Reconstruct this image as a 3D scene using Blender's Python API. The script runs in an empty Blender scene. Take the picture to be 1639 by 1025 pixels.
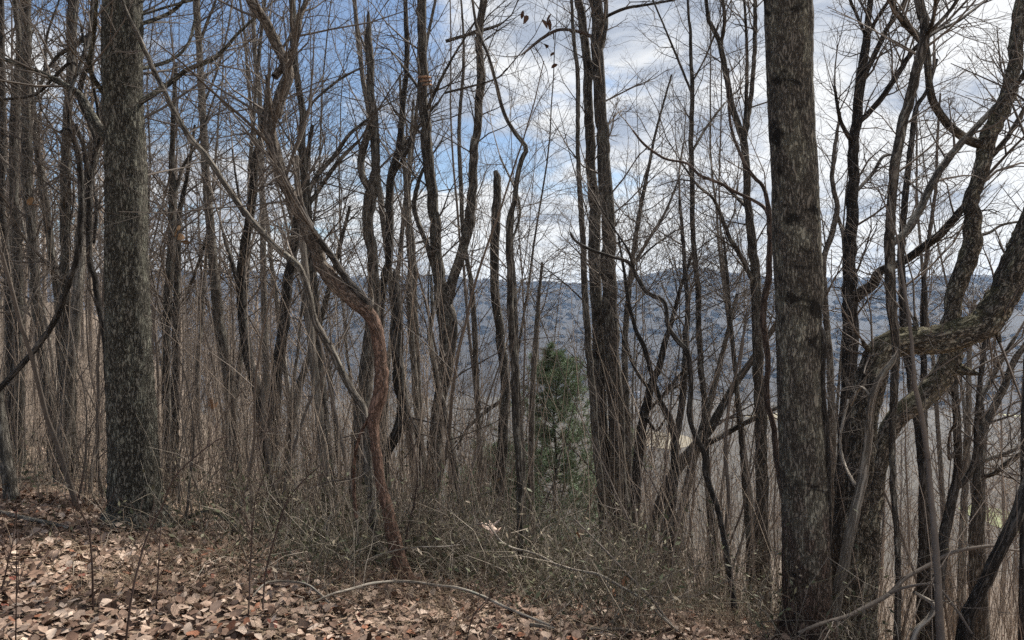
import bpy, math, random
import numpy as np
from mathutils import Vector

# ------------------------------------------------------------------ camera, sky, sun, exposure
scene = bpy.context.scene
COL = scene.collection
F = 1190.0            # focal length in photo pixels (photo 1639 x 1025)
CX, HY = 819.5, 490.0  # principal column and horizon row
EYE = 1.6

cam_d = bpy.data.cameras.new('camera'); cam = bpy.data.objects.new('camera', cam_d); COL.objects.link(cam)
cam.location = (0, 0, EYE); cam.rotation_euler = (math.radians(90), 0, 0)
cam_d.sensor_width = 36.0; cam_d.lens = F / 1639.0 * 36.0
cam_d.shift_y = -(512.5 - HY) / 1639.0
cam_d.clip_start = 0.05; cam_d.clip_end = 20000
scene.camera = cam

SUN_EL, SUN_AZ = 47.0, 42.0      # degrees; azimuth to the right of the view direction (+Y)
world = bpy.data.worlds.new('World'); scene.world = world; world.use_nodes = True
wt = world.node_tree; wn = wt.nodes; wl = wt.links; wn.clear()
def WN(t, **k):
    n = wn.new(t)
    for a, b in k.items(): setattr(n, a, b)
    return n
def wmath(op, a, b=None, c=None, clamp=False):
    n = WN('ShaderNodeMath', operation=op); n.use_clamp = clamp
    for i, v in enumerate((a, b, c)):
        if v is None: continue
        if isinstance(v, (int, float)): n.inputs[i].default_value = v
        else: wl.new(v, n.inputs[i])
    return n.outputs[0]
sky = WN('ShaderNodeTexSky', sky_type='NISHITA'); sky.sun_disc = False
sky.sun_elevation = math.radians(SUN_EL); sky.sun_rotation = math.radians(SUN_AZ)
sky.altitude = 600; sky.air_density = 1.0; sky.dust_density = 0.6; sky.ozone_density = 1.6
tc = WN('ShaderNodeTexCoord'); sep = WN('ShaderNodeSeparateXYZ'); wl.new(tc.outputs['Generated'], sep.inputs[0])
dx, dy, dz = sep.outputs
den = wmath('ADD', wmath('MAXIMUM', dz, 0.0), 0.20)
comb = WN('ShaderNodeCombineXYZ'); wl.new(wmath('DIVIDE', dx, den), comb.inputs[0]); wl.new(wmath('DIVIDE', dy, den), comb.inputs[1])
def wnoise(scale, detail, rough, off, dist=0.0):
    m = WN('ShaderNodeMapping'); m.inputs['Location'].default_value = off; wl.new(comb.outputs[0], m.inputs[0])
    n = WN('ShaderNodeTexNoise'); n.inputs['Scale'].default_value = scale; n.inputs['Detail'].default_value = detail
    n.inputs['Roughness'].default_value = rough; n.inputs['Distortion'].default_value = dist
    wl.new(m.outputs[0], n.inputs['Vector']); return n.outputs[0]
cov = wnoise(1.7, 9, 0.58, (4.4, 8.8, 6.0), 0.25)
cov = wmath('ADD', cov, wmath('MULTIPLY', dx, 0.25))
cov = wmath('ADD', cov, wmath('MULTIPLY', wmath('MAXIMUM', wmath('SUBTRACT', 0.16, dz), 0.0), 1.6))
cmap = WN('ShaderNodeMapRange', interpolation_type='SMOOTHSTEP'); cmap.inputs['From Min'].default_value = 0.35; cmap.inputs['From Max'].default_value = 0.50
wl.new(cov, cmap.inputs['Value'])
shade = wnoise(2.3, 8, 0.6, (8.1, 4.4, 2.0), 0.3)
shade = wmath('ADD', shade, wmath('MULTIPLY', wmath('MAXIMUM', wmath('SUBTRACT', 0.20, dz), 0.0), 0.75))   # low clouds thin and bright towards the horizon
srmp = WN('ShaderNodeValToRGB'); wl.new(shade, srmp.inputs[0])
srmp.color_ramp.elements[0].position = 0.40; srmp.color_ramp.elements[0].color = (0.42, 0.47, 0.56, 1)
srmp.color_ramp.elements[1].position = 0.57; srmp.color_ramp.elements[1].color = (0.95, 0.95, 0.94, 1)
cs = WN('ShaderNodeVectorMath', operation='SCALE'); wl.new(srmp.outputs[0], cs.inputs[0]); cs.inputs['Scale'].default_value = 4.0
skys = WN('ShaderNodeVectorMath', operation='SCALE'); wl.new(sky.outputs[0], skys.inputs[0]); skys.inputs['Scale'].default_value = 0.46
mx = WN('ShaderNodeMixRGB'); wl.new(wmath('MULTIPLY', cmap.outputs[0], 0.95), mx.inputs[0]); wl.new(skys.outputs[0], mx.inputs[1]); wl.new(cs.outputs[0], mx.inputs[2])
bg = WN('ShaderNodeBackground'); bg.inputs['Strength'].default_value = 0.10; wl.new(mx.outputs[0], bg.inputs['Color'])
wo = WN('ShaderNodeOutputWorld'); wl.new(bg.outputs[0], wo.inputs[0])

sun_d = bpy.data.lights.new('sun', 'SUN'); sun = bpy.data.objects.new('sun', sun_d); COL.objects.link(sun)
sun_d.energy = 4.2; sun_d.angle = math.radians(4); sun_d.color = (1.0, 0.93, 0.83)
sd = Vector((math.sin(math.radians(SUN_AZ)) * math.cos(math.radians(SUN_EL)), math.cos(math.radians(SUN_AZ)) * math.cos(math.radians(SUN_EL)), math.sin(math.radians(SUN_EL))))
sun.rotation_euler = sd.to_track_quat('Z', 'Y').to_euler()

vs = scene.view_settings; vs.view_transform = 'Standard'; vs.look = 'None'; vs.gamma = 1; vs.exposure = 1.42; vs.use_curve_mapping = False
scene.render.engine = 'CYCLES'; cy = scene.cycles
cy.use_denoising = False
cy.max_bounces = 5; cy.diffuse_bounces = 3; cy.glossy_bounces = 1; cy.transmission_bounces = 1; cy.volume_bounces = 1; cy.transparent_max_bounces = 4
cy.sample_clamp_direct = 6.0; cy.sample_clamp_indirect = 2.0
cy.caustics_reflective = False; cy.caustics_refractive = False

# ------------------------------------------------------------------ helpers
rnd = random.Random(7)
def at(px, py, d): return np.array([(px - CX) * d / F, d, EYE - (py - HY) * d / F])
def sstep(a, b, x):
    t = np.clip((np.asarray(x, float) - a) / (b - a), 0, 1); return t * t * (3 - 2 * t)
def softplus(x, k): return np.logaddexp(0, np.asarray(x, float) / k) * k

def _hash(ix, iy, iz):
    h = (ix.astype(np.int64) * 374761393 + iy.astype(np.int64) * 668265263 + iz.astype(np.int64) * 2147483647) & 0xffffffff
    h = ((h ^ (h >> 13)) * 1274126177) & 0xffffffff
    return ((h ^ (h >> 16)) & 0xffff) / 65535.0
def vnoise(p):
    p = np.asarray(p, float); i = np.floor(p); f = p - i; f = f * f * (3 - 2 * f); i = i.astype(np.int64)
    r = 0
    for a in (0, 1):
        for b in (0, 1):
            for c in (0, 1):
                w = (f[..., 0] if a else 1 - f[..., 0]) * (f[..., 1] if b else 1 - f[..., 1]) * (f[..., 2] if c else 1 - f[..., 2])
                r = r + w * _hash(i[..., 0] + a, i[..., 1] + b, i[..., 2] + c)
    return r
def fbm(p, o=4):
    s = 0; a = 0.5; p = np.asarray(p, float)
    for k in range(o): s = s + a * vnoise(p + 17.3 * k); p = p * 2.03; a *= 0.5
    return s / (1 - 0.5 ** o)

def gz(x, y):
    """height of the forest floor and valley; the camera stands on it at the origin"""
    x = np.asarray(x, float); y = np.asarray(y, float)
    yy = np.maximum(y, 0.5); t = x / yy
    near = -0.05 * np.clip(y, -40, 60) - 0.06 * np.clip(x, -9, 9)
    crest = np.where(x < 0, 4.7 - 0.34 * np.maximum(x, -5), 4.7 - 0.32 * np.minimum(x, 4))
    sl = 0.13 + (0.29 - 0.13) * sstep(-0.62, -0.15, t) + 0.05 * sstep(0.1, 0.6, t)
    z = near - sl * softplus(y - crest, 0.35)
    spur = sstep(-0.22, -0.62, t) * (15.5 * np.exp(-((y - 95) / 45.0) ** 2) + 2.0 * np.exp(-((y - 40) / 14.0) ** 2))
    z = z + spur * sstep(6.0, 22.0, y)
    r = np.hypot(x, y)
    floor = -84 - 0.040 * np.clip(r - 270, 0, 600) + 3.0 * (fbm(np.stack([x / 90, y / 90, x * 0], -1), 3) - 0.5)
    z = floor + softplus(z - floor, 4.0)
    z = z + 0.05 * (fbm(np.stack([x / 0.7, y / 0.7, x * 0 + 3], -1), 3) - 0.5) * sstep(1.0, 3.0, r)
    z = z + 0.5 * (fbm(np.stack([x / 7, y / 7, x * 0 + 9], -1), 3) - 0.5) * sstep(8.0, 25.0, r)
    return z
def g1(x, y): return float(gz(np.array([x]), np.array([y]))[0])
def hit(px, py, h=0.0, far=60.0):
    """distance at which the line of sight through a pixel meets the floor (raised by h)"""
    d = 2.2 * (far / 2.2) ** (np.arange(700) / 699.0)
    z = EYE - (py - HY) * d / F; ok = z <= gz((px - CX) * d / F, d) + h
    return float(d[np.argmax(ok)]) if ok.any() else far

def new_mesh(name, verts, faces_flat, counts, attrs=None, smooth=True):
    me = bpy.data.meshes.new(name)
    verts = np.asarray(verts, np.float32); n = len(verts)
    me.vertices.add(n); me.vertices.foreach_set('co', verts.ravel())
    faces_flat = np.asarray(faces_flat, np.int32).ravel(); counts = np.asarray(counts, np.int32)
    me.loops.add(len(faces_flat)); me.loops.foreach_set('vertex_index', faces_flat)
    me.polygons.add(len(counts)); st = np.zeros(len(counts), np.int32); st[1:] = np.cumsum(counts)[:-1]
    me.polygons.foreach_set('loop_start', st)
    try: me.polygons.foreach_set('loop_total', counts)
    except Exception: pass
    if smooth: me.polygons.foreach_set('use_smooth', np.ones(len(counts), bool))
    for k, v in (attrs or {}).items():
        v = np.asarray(v, np.float32)
        if v.ndim == 2 and v.shape[1] == 4:
            a = me.attributes.new(k, 'FLOAT_COLOR', 'POINT'); a.data.foreach_set('color', v.ravel())
        else:
            a = me.attributes.new(k, 'FLOAT_VECTOR', 'POINT'); a.data.foreach_set('vector', v.ravel())
    me.update(calc_edges=True)
    return me

def nrm(v): return v / np.maximum(np.linalg.norm(v, axis=-1, keepdims=True), 1e-9)

class Tubes:
    """collects tapering tubes, builds them as one mesh with a bark coordinate"""
    def __init__(s): s.g = {}
    def add(s, pts, rad, sides=3, disp=None):
        pts = np.asarray(pts, float); rad = np.asarray(rad, float)
        s.g.setdefault((len(pts), sides, disp), []).append((pts, rad))
    def count(s): return sum(len(v) for v in s.g.values())
    def arrays(s):
        V = []; FA = []; B = []; base = 0
        for (n, k, disp), L in s.g.items():
            P = np.stack([a for a, _ in L]); R = np.stack([b for _, b in L]); m = len(L)
            T = np.empty_like(P); T[:, 1:-1] = P[:, 2:] - P[:, :-2]; T[:, 0] = P[:, 1] - P[:, 0]; T[:, -1] = P[:, -1] - P[:, -2]; T = nrm(T)
            ref = np.empty((m, 3)); av = nrm(P[:, -1] - P[:, 0])
            ref[:] = (1, 0, 0); ref[np.abs(av[:, 0]) > 0.75] = (0, 1, 0)
            if n > 14:                        # long curved stems: carry the frame along
                U = np.empty_like(P); u = ref
                for i in range(n):
                    u = nrm(u - (u * T[:, i]).sum(-1, keepdims=True) * T[:, i]); U[:, i] = u
            else:
                U = nrm(ref[:, None] - (ref[:, None] * T).sum(-1, keepdims=True) * T)
            W = np.cross(T, U)
            S = np.zeros((m, n)); S[:, 1:] = np.cumsum(np.linalg.norm(P[:, 1:] - P[:, :-1], axis=-1), 1)
            th = np.arange(k) * 2 * math.pi / k; c, sn = np.cos(th), np.sin(th)
            rm = R.max(1)[:, None, None]
            seed = (np.arange(m) * 3.17 + n * 0.37)[:, None, None]
            bc = np.stack([c[None, None] * rm + seed + 0 * S[:, :, None], sn[None, None] * rm + seed + 0 * S[:, :, None], S[:, :, None] + 0 * c[None, None] + seed], -1)
            rr = R[:, :, None] + 0 * c[None, None]
            if disp:
                lump, lsc, fur, fsc, fst = disp
                q = bc / rm[..., None]
                rr = rr * (1 + lump * (fbm(q * np.array([lsc, lsc, lsc * 0.45]), 3) - 0.5) * 2 + lump * 1.5 * np.maximum(0, vnoise(q * np.array([0.9, 0.9, 0.5]) + 31) - 0.72) * 2)
                if fur:
                    q2 = bc * np.array([1, 1, fst]) / fsc
                    a = fbm(q2, 3); rdg = np.abs(2 * a - 1)
                    rr = rr + fur * (np.minimum(rdg * 2.6, 1) - 0.7)
            X = P[:, :, None] + rr[..., None] * (c[None, None, :, None] * U[:, :, None] + sn[None, None, :, None] * W[:, :, None])
            V.append(X.reshape(-1, 3)); B.append(bc.reshape(-1, 3))
            i0 = (np.arange(m) * n * k)[:, None, None] + (np.arange(n - 1) * k)[None, :, None] + base
            j = np.arange(k)[None, None]; j2 = (j + 1) % k
            f = np.stack([i0 + j, i0 + j2, i0 + k + j2, i0 + k + j], -1).reshape(-1, 4)
            FA.append(f); base += m * n * k
        if not V: return None
        return np.concatenate(V), np.concatenate(FA), np.concatenate(B)
    def mesh(s, name):
        r = s.arrays()
        if r is None: return None
        v, f, b = r
        return new_mesh(name, v, f, np.full(len(f), 4), {'bark': b})

def link(name, me, mat=None, parent=None, label=None, cat=None, group=None, kind=None):
    o = bpy.data.objects.new(name, me); COL.objects.link(o)
    if me is not None and mat is not None and not me.materials: me.materials.append(mat)
    if parent is not None: o.parent = parent
    if label: o['label'] = label
    if cat: o['category'] = cat
    if group: o['group'] = group
    if kind: o['kind'] = kind
    return o

def catmull(P, step):
    """P: list of tuples (any width); resampled at about `step` along the first two columns"""
    P = np.asarray(P, float)
    if len(P) < 3:
        n = max(2, int(np.linalg.norm(P[-1, :2] - P[0, :2]) / step) + 1); t = np.linspace(0, 1, n)[:, None]
        return P[0] * (1 - t) + P[-1] * t
    out = []
    Q = np.vstack([2 * P[0] - P[1], P, 2 * P[-1] - P[-2]])
    for i in range(1, len(Q) - 2):
        p0, p1, p2, p3 = Q[i - 1], Q[i], Q[i + 1], Q[i + 2]
        n = max(1, int(round(np.linalg.norm(p2[:2] - p1[:2]) / step)))
        t = (np.arange(n) / n)[:, None]
        out.append(0.5 * (2 * p1 + (p2 - p0) * t + (2 * p0 - 5 * p1 + 4 * p2 - p3) * t ** 2 + (-p0 + 3 * p1 - 3 * p2 + p3) * t ** 3))
    out.append(P[-1:]); return np.vstack(out)

# ------------------------------------------------------------------ materials
class NT:
    def __init__(s, name):
        s.m = bpy.data.materials.new(name); s.m.use_nodes = True; s.t = s.m.node_tree; s.t.nodes.clear()
        s.out = s.n('ShaderNodeOutputMaterial'); s.b = s.n('ShaderNodeBsdfPrincipled'); s.l(s.b.outputs[0], s.out.inputs[0])
        s.b.inputs['Roughness'].default_value = 0.9
        s.b.inputs['Specular IOR Level'].default_value = 0.15
    def n(s, t, **k):
        x = s.t.nodes.new(t)
        for a, b in k.items(): setattr(x, a, b)
        return x
    def l(s, a, b): s.t.links.new(a, b)
    def vec(s, kind='bark', scale=(1, 1, 1), loc=(0, 0, 0)):
        if kind == 'bark': src = s.n('ShaderNodeAttribute', attribute_name='bark').outputs['Vector']
        elif kind == 'object': src = s.n('ShaderNodeTexCoord').outputs['Object']
        else: src = s.n('ShaderNodeNewGeometry').outputs['Position']
        m = s.n('ShaderNodeMapping'); m.inputs['Scale'].default_value = scale; m.inputs['Location'].default_value = loc
        s.l(src, m.inputs[0]); return m.outputs[0]
    def noise(s, v, scale, detail=5, rough=0.6, dist=0.0):
        x = s.n('ShaderNodeTexNoise'); s.l(v, x.inputs['Vector']); x.inputs['Scale'].default_value = scale
        x.inputs['Detail'].default_value = detail; x.inputs['Roughness'].default_value = rough; x.inputs['Distortion'].default_value = dist
        return x.outputs[0]
    def ramp(s, f, stops):
        r = s.n('ShaderNodeValToRGB'); s.l(f, r.inputs[0]); e = r.color_ramp.elements
        while len(e) < len(stops): e.new(0.5)
        for a, (p, c) in zip(e, stops):
            a.position = p; a.color = (c, c, c, 1) if isinstance(c, (int, float)) else (*c, 1)
        return r.outputs[0]
    def mix(s, f, a, b, mode='MIX'):
        x = s.n('ShaderNodeMixRGB', blend_type=mode)
        for i, v in enumerate((f, a, b)):
            if isinstance(v, (int, float)): x.inputs[i].default_value = v if i == 0 else (v, v, v, 1)
            elif isinstance(v, tuple): x.inputs[i].default_value = (*v, 1)
            else: s.l(v, x.inputs[i])
        return x.outputs[0]
    def math(s, op, a, b=0.0):
        x = s.n('ShaderNodeMath', operation=op)
        for i, v in enumerate((a, b)):
            if isinstance(v, (int, float)): x.inputs[i].default_value = v
            else: s.l(v, x.inputs[i])
        return x.outputs[0]
    def col(s, c): s.l(c, s.b.inputs['Base Color'])
    def bump(s, h, dist, strength=0.8):
        x = s.n('ShaderNodeBump'); x.inputs['Distance'].default_value = dist; x.inputs['Strength'].default_value = strength
        s.l(h, x.inputs['Height']); s.l(x.outputs[0], s.b.inputs['Normal'])
    def vary(s, c, lo=0.75, hi=1.25):
        oi = s.n('ShaderNodeObjectInfo'); mr = s.n('ShaderNodeMapRange'); s.l(oi.outputs['Random'], mr.inputs[0])
        mr.inputs[3].default_value = lo; mr.inputs[4].default_value = hi
        return s.mix(1.0, c, mr.outputs[0], 'MULTIPLY')

def bark(name, dark, mid, light, fs=26.0, stretch=0.22, lichen=(0.20, 0.22, 0.19), lich=0.5, moss=0.0, bumpd=0.012, patch=None, patch_pos=None, band=0.0):
    k = NT(name)
    v = k.vec('bark', (1, 1, stretch))
    n1 = k.noise(v, fs, 6, 0.65, 0.6)
    n2 = k.noise(v, fs * 0.3, 3, 0.6, 0.3)
    ridge = k.math('ABSOLUTE', k.math('SUBTRACT', n1, 0.5))
    fur = k.ramp(ridge, [(0.0, 0.0), (0.025, 0.45), (0.085, 1.0)])
    base = k.mix(fur, dark, k.mix(n2, mid, light))
    v3 = k.vec('bark', (1, 1, 0.6)); l1 = k.noise(v3, 7.0, 5, 0.7, 0.5); l2 = k.noise(v3, 34.0, 4, 0.65)
    lm = k.ramp(k.math('ADD', l1, k.math('MULTIPLY', k.math('SUBTRACT', l2, 0.5), 0.28)), [(0.62 - 0.22 * lich, 0.0), (0.74 - 0.22 * lich, 0.85)])
    base = k.mix(k.math('MULTIPLY', lm, k.math('ADD', k.math('MULTIPLY', fur, 0.7), 0.25)), base, lichen)
    if patch:
        sp = k.n('ShaderNodeSeparateXYZ'); k.l(k.n('ShaderNodeNewGeometry').outputs['Position'], sp.inputs[0])
        z0, z1 = patch_pos; mr = k.n('ShaderNodeMapRange'); mr.inputs[1].default_value = z0; mr.inputs[2].default_value = z1
        k.l(k.math('ADD', sp.outputs[2], k.math('MULTIPLY', k.math('SUBTRACT', l1, 0.5), 1.6)), mr.inputs[0])
        base = k.mix(mr.outputs[0], base, k.mix(fur, tuple(c * 0.35 for c in patch), patch))
    if band:
        b1 = k.noise(k.vec('bark', (0.5, 0.5, 1.0)), 5.0, 3, 0.6, 0.8)
        base = k.mix(k.ramp(b1, [(0.56, 0.0), (0.64, band)]), base, (0.02, 0.018, 0.017))
    if moss:
        ng = k.n('ShaderNodeNewGeometry'); sp = k.n('ShaderNodeSeparateXYZ'); k.l(ng.outputs['Normal'], sp.inputs[0])
        mm = k.ramp(k.math('ADD', sp.outputs[2], k.math('MULTIPLY', k.math('SUBTRACT', l1, 0.5), 1.5)), [(0.25, 0.0), (0.7, moss)])
        base = k.mix(mm, base, k.mix(l2, (0.075, 0.07, 0.032), (0.19, 0.17, 0.09)))
    k.col(k.vary(base, 0.8, 1.2))
    k.bump(k.math('ADD', fur, k.math('MULTIPLY', n1, 0.5)), bumpd, 1.0)
    return k.m

M = {}
M['grey'] = bark('bark_grey', (0.028, 0.025, 0.022), (0.094, 0.082, 0.071), (0.155, 0.138, 0.121), lichen=(0.248, 0.240, 0.207), lich=0.5, band=0.6)
M['dark'] = bark('bark_dark', (0.020, 0.018, 0.016), (0.057, 0.051, 0.046), (0.098, 0.089, 0.082), lichen=(0.206, 0.199, 0.182), lich=0.25)
M['pale'] = bark('bark_pale', (0.058, 0.051, 0.043), (0.155, 0.138, 0.119), (0.235, 0.211, 0.185), lichen=(0.286, 0.273, 0.236), lich=0.6, band=0.5)
M['furrow'] = bark('bark_furrowed', (0.022, 0.020, 0.016), (0.131, 0.123, 0.103), (0.213, 0.199, 0.170), fs=32, stretch=0.5, lichen=(0.290, 0.290, 0.238), lich=0.6, bumpd=0.03)
M['plate'] = bark('bark_plated', (0.048, 0.042, 0.036), (0.129, 0.115, 0.098), (0.211, 0.191, 0.164), fs=36, stretch=0.42, lichen=(0.313, 0.302, 0.242), lich=0.66, bumpd=0.014, patch=(0.148, 0.103, 0.082), patch_pos=(0.5, -0.3), band=0.85)
M['rust'] = bark('bark_peeled', (0.032, 0.025, 0.021), (0.107, 0.088, 0.074), (0.172, 0.148, 0.125), fs=30, stretch=0.45, lichen=(0.242, 0.209, 0.174), lich=0.35, bumpd=0.008, patch=(0.18, 0.113, 0.085), patch_pos=(2.1, 1.2))
M['mossy'] = bark('bark_mossy', (0.026, 0.022, 0.018), (0.136, 0.119, 0.099), (0.223, 0.199, 0.168), fs=26, stretch=0.6, lichen=(0.337, 0.319, 0.246), lich=0.66, moss=0.7, bumpd=0.03)
M['dead'] = bark('dead_wood', (0.102, 0.086, 0.072), (0.253, 0.223, 0.190), (0.358, 0.322, 0.276), fs=30, stretch=0.08, lich=0.2, bumpd=0.006)
M['red'] = bark('bark_reddish', (0.036, 0.027, 0.023), (0.109, 0.080, 0.067), (0.165, 0.126, 0.106), lich=0.2, bumpd=0.006)
k = NT('twig_bark'); k.col(k.vary(k.mix(k.noise(k.vec('bark'), 9, 3), (0.055, 0.047, 0.042), (0.165, 0.143, 0.126)), 0.65, 1.35)); M['twig'] = k.m
k = NT('sapling_bark'); k.col(k.vary(k.mix(k.noise(k.vec('bark'), 8, 4), (0.065, 0.054, 0.047), (0.175, 0.15, 0.13)), 0.7, 1.35)); M['sapling'] = k.m
k = NT('brush_bark'); k.col(k.vary(k.mix(k.noise(k.vec('bark'), 0.6, 4), (0.115, 0.093, 0.077), (0.25, 0.207, 0.17)), 0.8, 1.2)); M['brush'] = k.m
k = NT('stalk_bark'); k.col(k.vary(k.mix(k.noise(k.vec('bark'), 20, 3), (0.028, 0.020, 0.018), (0.08, 0.056, 0.048)), 0.8, 1.3)); M['stalk'] = k.m
k = NT('bramble_stem'); a = k.n('ShaderNodeAttribute', attribute_name='tint'); k.col(a.outputs['Color']); M['bramble'] = k.m
k = NT('leaf'); a = k.n('ShaderNodeAttribute', attribute_name='tint'); nn = k.noise(k.vec('object'), 45, 3)
k.col(k.mix(1.0, a.outputs['Color'], k.ramp(nn, [(0.3, 0.72), (0.7, 1.12)]), 'MULTIPLY')); k.b.inputs['Roughness'].default_value = 0.75
M['leaf'] = k.m
k = NT('green_leaf'); a = k.n('ShaderNodeAttribute', attribute_name='tint'); k.col(a.outputs['Color']); k.b.inputs['Roughness'].default_value = 0.6; M['green'] = k.m
k = NT('fungus'); k.col(k.mix(k.noise(k.vec('object'), 30), (0.25, 0.13, 0.08), (0.45, 0.3, 0.2))); M['fungus'] = k.m
# ------------------------------------------------------------------ ground, valley, hills
def polar(angles, radii, zf, centre=True):
    A, R = np.meshgrid(angles, radii)
    X = R * np.sin(A); Y = R * np.cos(A); Z = zf(X, Y, A, R)
    nr, na = X.shape; V = np.stack([X, Y, Z], -1).reshape(-1, 3)
    i = (np.arange(nr - 1) * na)[:, None]; j = np.arange(na)[None]; j2 = (j + 1) % na
    f = np.stack([i + j, i + j2, i + na + j2, i + na + j], -1).reshape(-1, 4)[:, ::-1]
    flat = f.ravel(); cnt = np.full(len(f), 4)
    if centre:
        c = len(V); V = np.vstack([V, [[0, 0, zf(np.zeros((1, 1)), np.zeros((1, 1)), np.zeros((1, 1)), np.zeros((1, 1)))[0, 0]]]])
        fan = np.stack([np.arange(na), np.full(na, c), (np.arange(na) + 1) % na], -1)[:, ::-1]
        flat = np.concatenate([flat, fan.ravel()]); cnt = np.concatenate([cnt, np.full(na, 3)])
    return V, flat, cnt
ang = np.concatenate([np.radians(np.linspace(-58, 58, 211)), np.radians(np.linspace(62, 298, 60))])
rad = 0.3 * (900 / 0.3) ** (np.arange(220) / 219.0)
V, fl, ct = polar(ang, rad, lambda X, Y, A, R: gz(X, Y))
k = NT('leafy_forest_floor'); v = k.vec('pos')
n1 = k.noise(v, 14, 6, 0.7, 0.4); n2 = k.noise(v, 1.6, 4, 0.6); n3 = k.noise(v, 0.05, 3, 0.5)
c = k.mix(n1, (0.09, 0.062, 0.046), (0.34, 0.255, 0.19)); c = k.mix(k.ramp(n2, [(0.4, 0.0), (0.65, 0.55)]), c, (0.20, 0.155, 0.115))
c = k.mix(k.ramp(n3, [(0.42, 0.0), (0.6, 0.5)]), c, (0.13, 0.125, 0.09))
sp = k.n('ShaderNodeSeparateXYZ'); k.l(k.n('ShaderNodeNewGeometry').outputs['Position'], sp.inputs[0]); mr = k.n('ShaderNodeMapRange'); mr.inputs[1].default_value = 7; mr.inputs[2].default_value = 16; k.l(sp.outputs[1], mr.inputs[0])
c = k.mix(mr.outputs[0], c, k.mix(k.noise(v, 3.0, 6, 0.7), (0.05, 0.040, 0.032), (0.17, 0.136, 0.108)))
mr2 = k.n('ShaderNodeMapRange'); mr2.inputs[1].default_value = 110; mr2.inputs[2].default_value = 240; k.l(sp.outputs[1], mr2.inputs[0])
c = k.mix(mr2.outputs[0], c, k.mix(k.noise(v, 0.04, 6, 0.7), (0.035, 0.032, 0.027), (0.085, 0.075, 0.06)))  # valley floor: shade of woods not modelled, painted in as a darker colour
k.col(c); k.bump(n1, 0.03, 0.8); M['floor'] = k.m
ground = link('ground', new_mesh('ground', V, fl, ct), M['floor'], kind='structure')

def far_hit(px, py):
    d = np.geomspace(60, 900, 900); ok = EYE - (py - HY) * d / F <= gz((px - CX) * d / F, d)
    return float(d[np.argmax(ok)]) if ok.any() else 900.0
def pasture(px, py, hw, depth, c0, c1, seed):
    d = far_hit(px, py); cx = (px - CX) * d / F; a = hw * d / F
    k = NT('pasture_grass'); k.col(k.mix(k.noise(k.vec('pos'), 0.08, 4), c0, c1))
    rs = np.linspace(0.02, 1, 14); th = np.linspace(0, 2 * math.pi, 49)[:-1]
    Rr, T = np.meshgrid(rs, th, indexing='ij')
    w = 1 + 0.5 * (fbm(np.stack([np.cos(T) * 1.3 + seed, np.sin(T) * 1.3, T * 0], -1), 3) - 0.5)
    X = cx + Rr * w * np.cos(T) * a; Y = d + Rr * w * np.sin(T) * depth; Z = gz(X, Y) + 0.35
    V = np.stack([X, Y, Z], -1).reshape(-1, 3); na = 48
    i = (np.arange(13) * na)[:, None]; j = np.arange(na)[None]; j2 = (j + 1) % na
    f = np.stack([i + j, i + na + j, i + na + j2, i + j2], -1).reshape(-1, 4)
    link('pasture', new_mesh('pasture', V, f, np.full(len(f), 4)), k.m, kind='structure')
    return cx, d, a * 0.95, depth * 0.95
FIELDS = [pasture(1048, 702, 55, 45, (0.15, 0.13, 0.09), (0.19, 0.165, 0.12), 1.0),
          pasture(1610, 655, 80, 55, (0.27, 0.275, 0.16), (0.36, 0.35, 0.22), 5.0),
          pasture(1612, 835, 48, 26, (0.12, 0.135, 0.06), (0.16, 0.17, 0.085), 9.0),
          pasture(1250, 668, 50, 30, (0.20, 0.175, 0.12), (0.25, 0.22, 0.155), 3.0)]

RPX = [-600, 200, 400, 500, 620, 700, 760, 900, 1000, 1040, 1090, 1140, 1200, 1260, 1320, 1420, 1520, 1639, 2300]
RPY = [440, 440, 438, 447, 448, 443, 452, 457, 455, 443, 433, 436, 445, 452, 447, 449, 446, 444, 450]
RT = 2200.0
def hz(X, Y, A, R):
    px = CX + F * np.clip(np.tan(np.clip(A, -1.0, 1.0)), -1.4, 1.4); front = np.abs(np.arctan2(np.sin(A), np.cos(A))) < 1.05
    py = np.where(front, np.interp(px, RPX, RPY), 445.0)
    cosA = np.where(front, np.cos(A), 0.6)
    zt = EYE + (HY - py) / F * RT * cosA
    z0 = gz(880 * np.sin(A), 880 * np.cos(A)) - 2.0
    t = np.clip((R - 870) / (RT - 870), 0, 1)
    s = t ** 1.25 * (1.0 + 0.18 * np.sin(math.pi * t))
    z = z0 + (zt - z0) * s
    spur = fbm(np.stack([A * 9.0, R / 1400.0, A * 0 + 2], -1), 4) - 0.5
    z = z + spur * 55 * np.sin(math.pi * np.clip(t, 0, 1)) ** 0.8
    z = z + (fbm(np.stack([X / 60, Y / 60, X * 0], -1), 2) - 0.5) * 4 * (t > 0)
    return z - np.maximum(R - RT, 0) * 0.12
V, fl, ct = polar(ang, np.linspace(868, 2700, 90), hz, centre=False)
k = NT('wooded_hillside'); v = k.vec('pos'); n = k.noise(v, 0.02, 5, 0.7)
k.col(k.mix(n, (0.022, 0.020, 0.018), (0.028, 0.025, 0.023))); M['hill'] = k.m
k = NT('far_bare_crowns'); k.col(k.mix(k.noise(k.vec('pos'), 0.01, 4), (0.032, 0.029, 0.026), (0.040, 0.036, 0.033))); M['hilltrees'] = k.m
hills = link('hills', new_mesh('hills', V, fl, ct), M['hill'], kind='structure')

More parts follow.
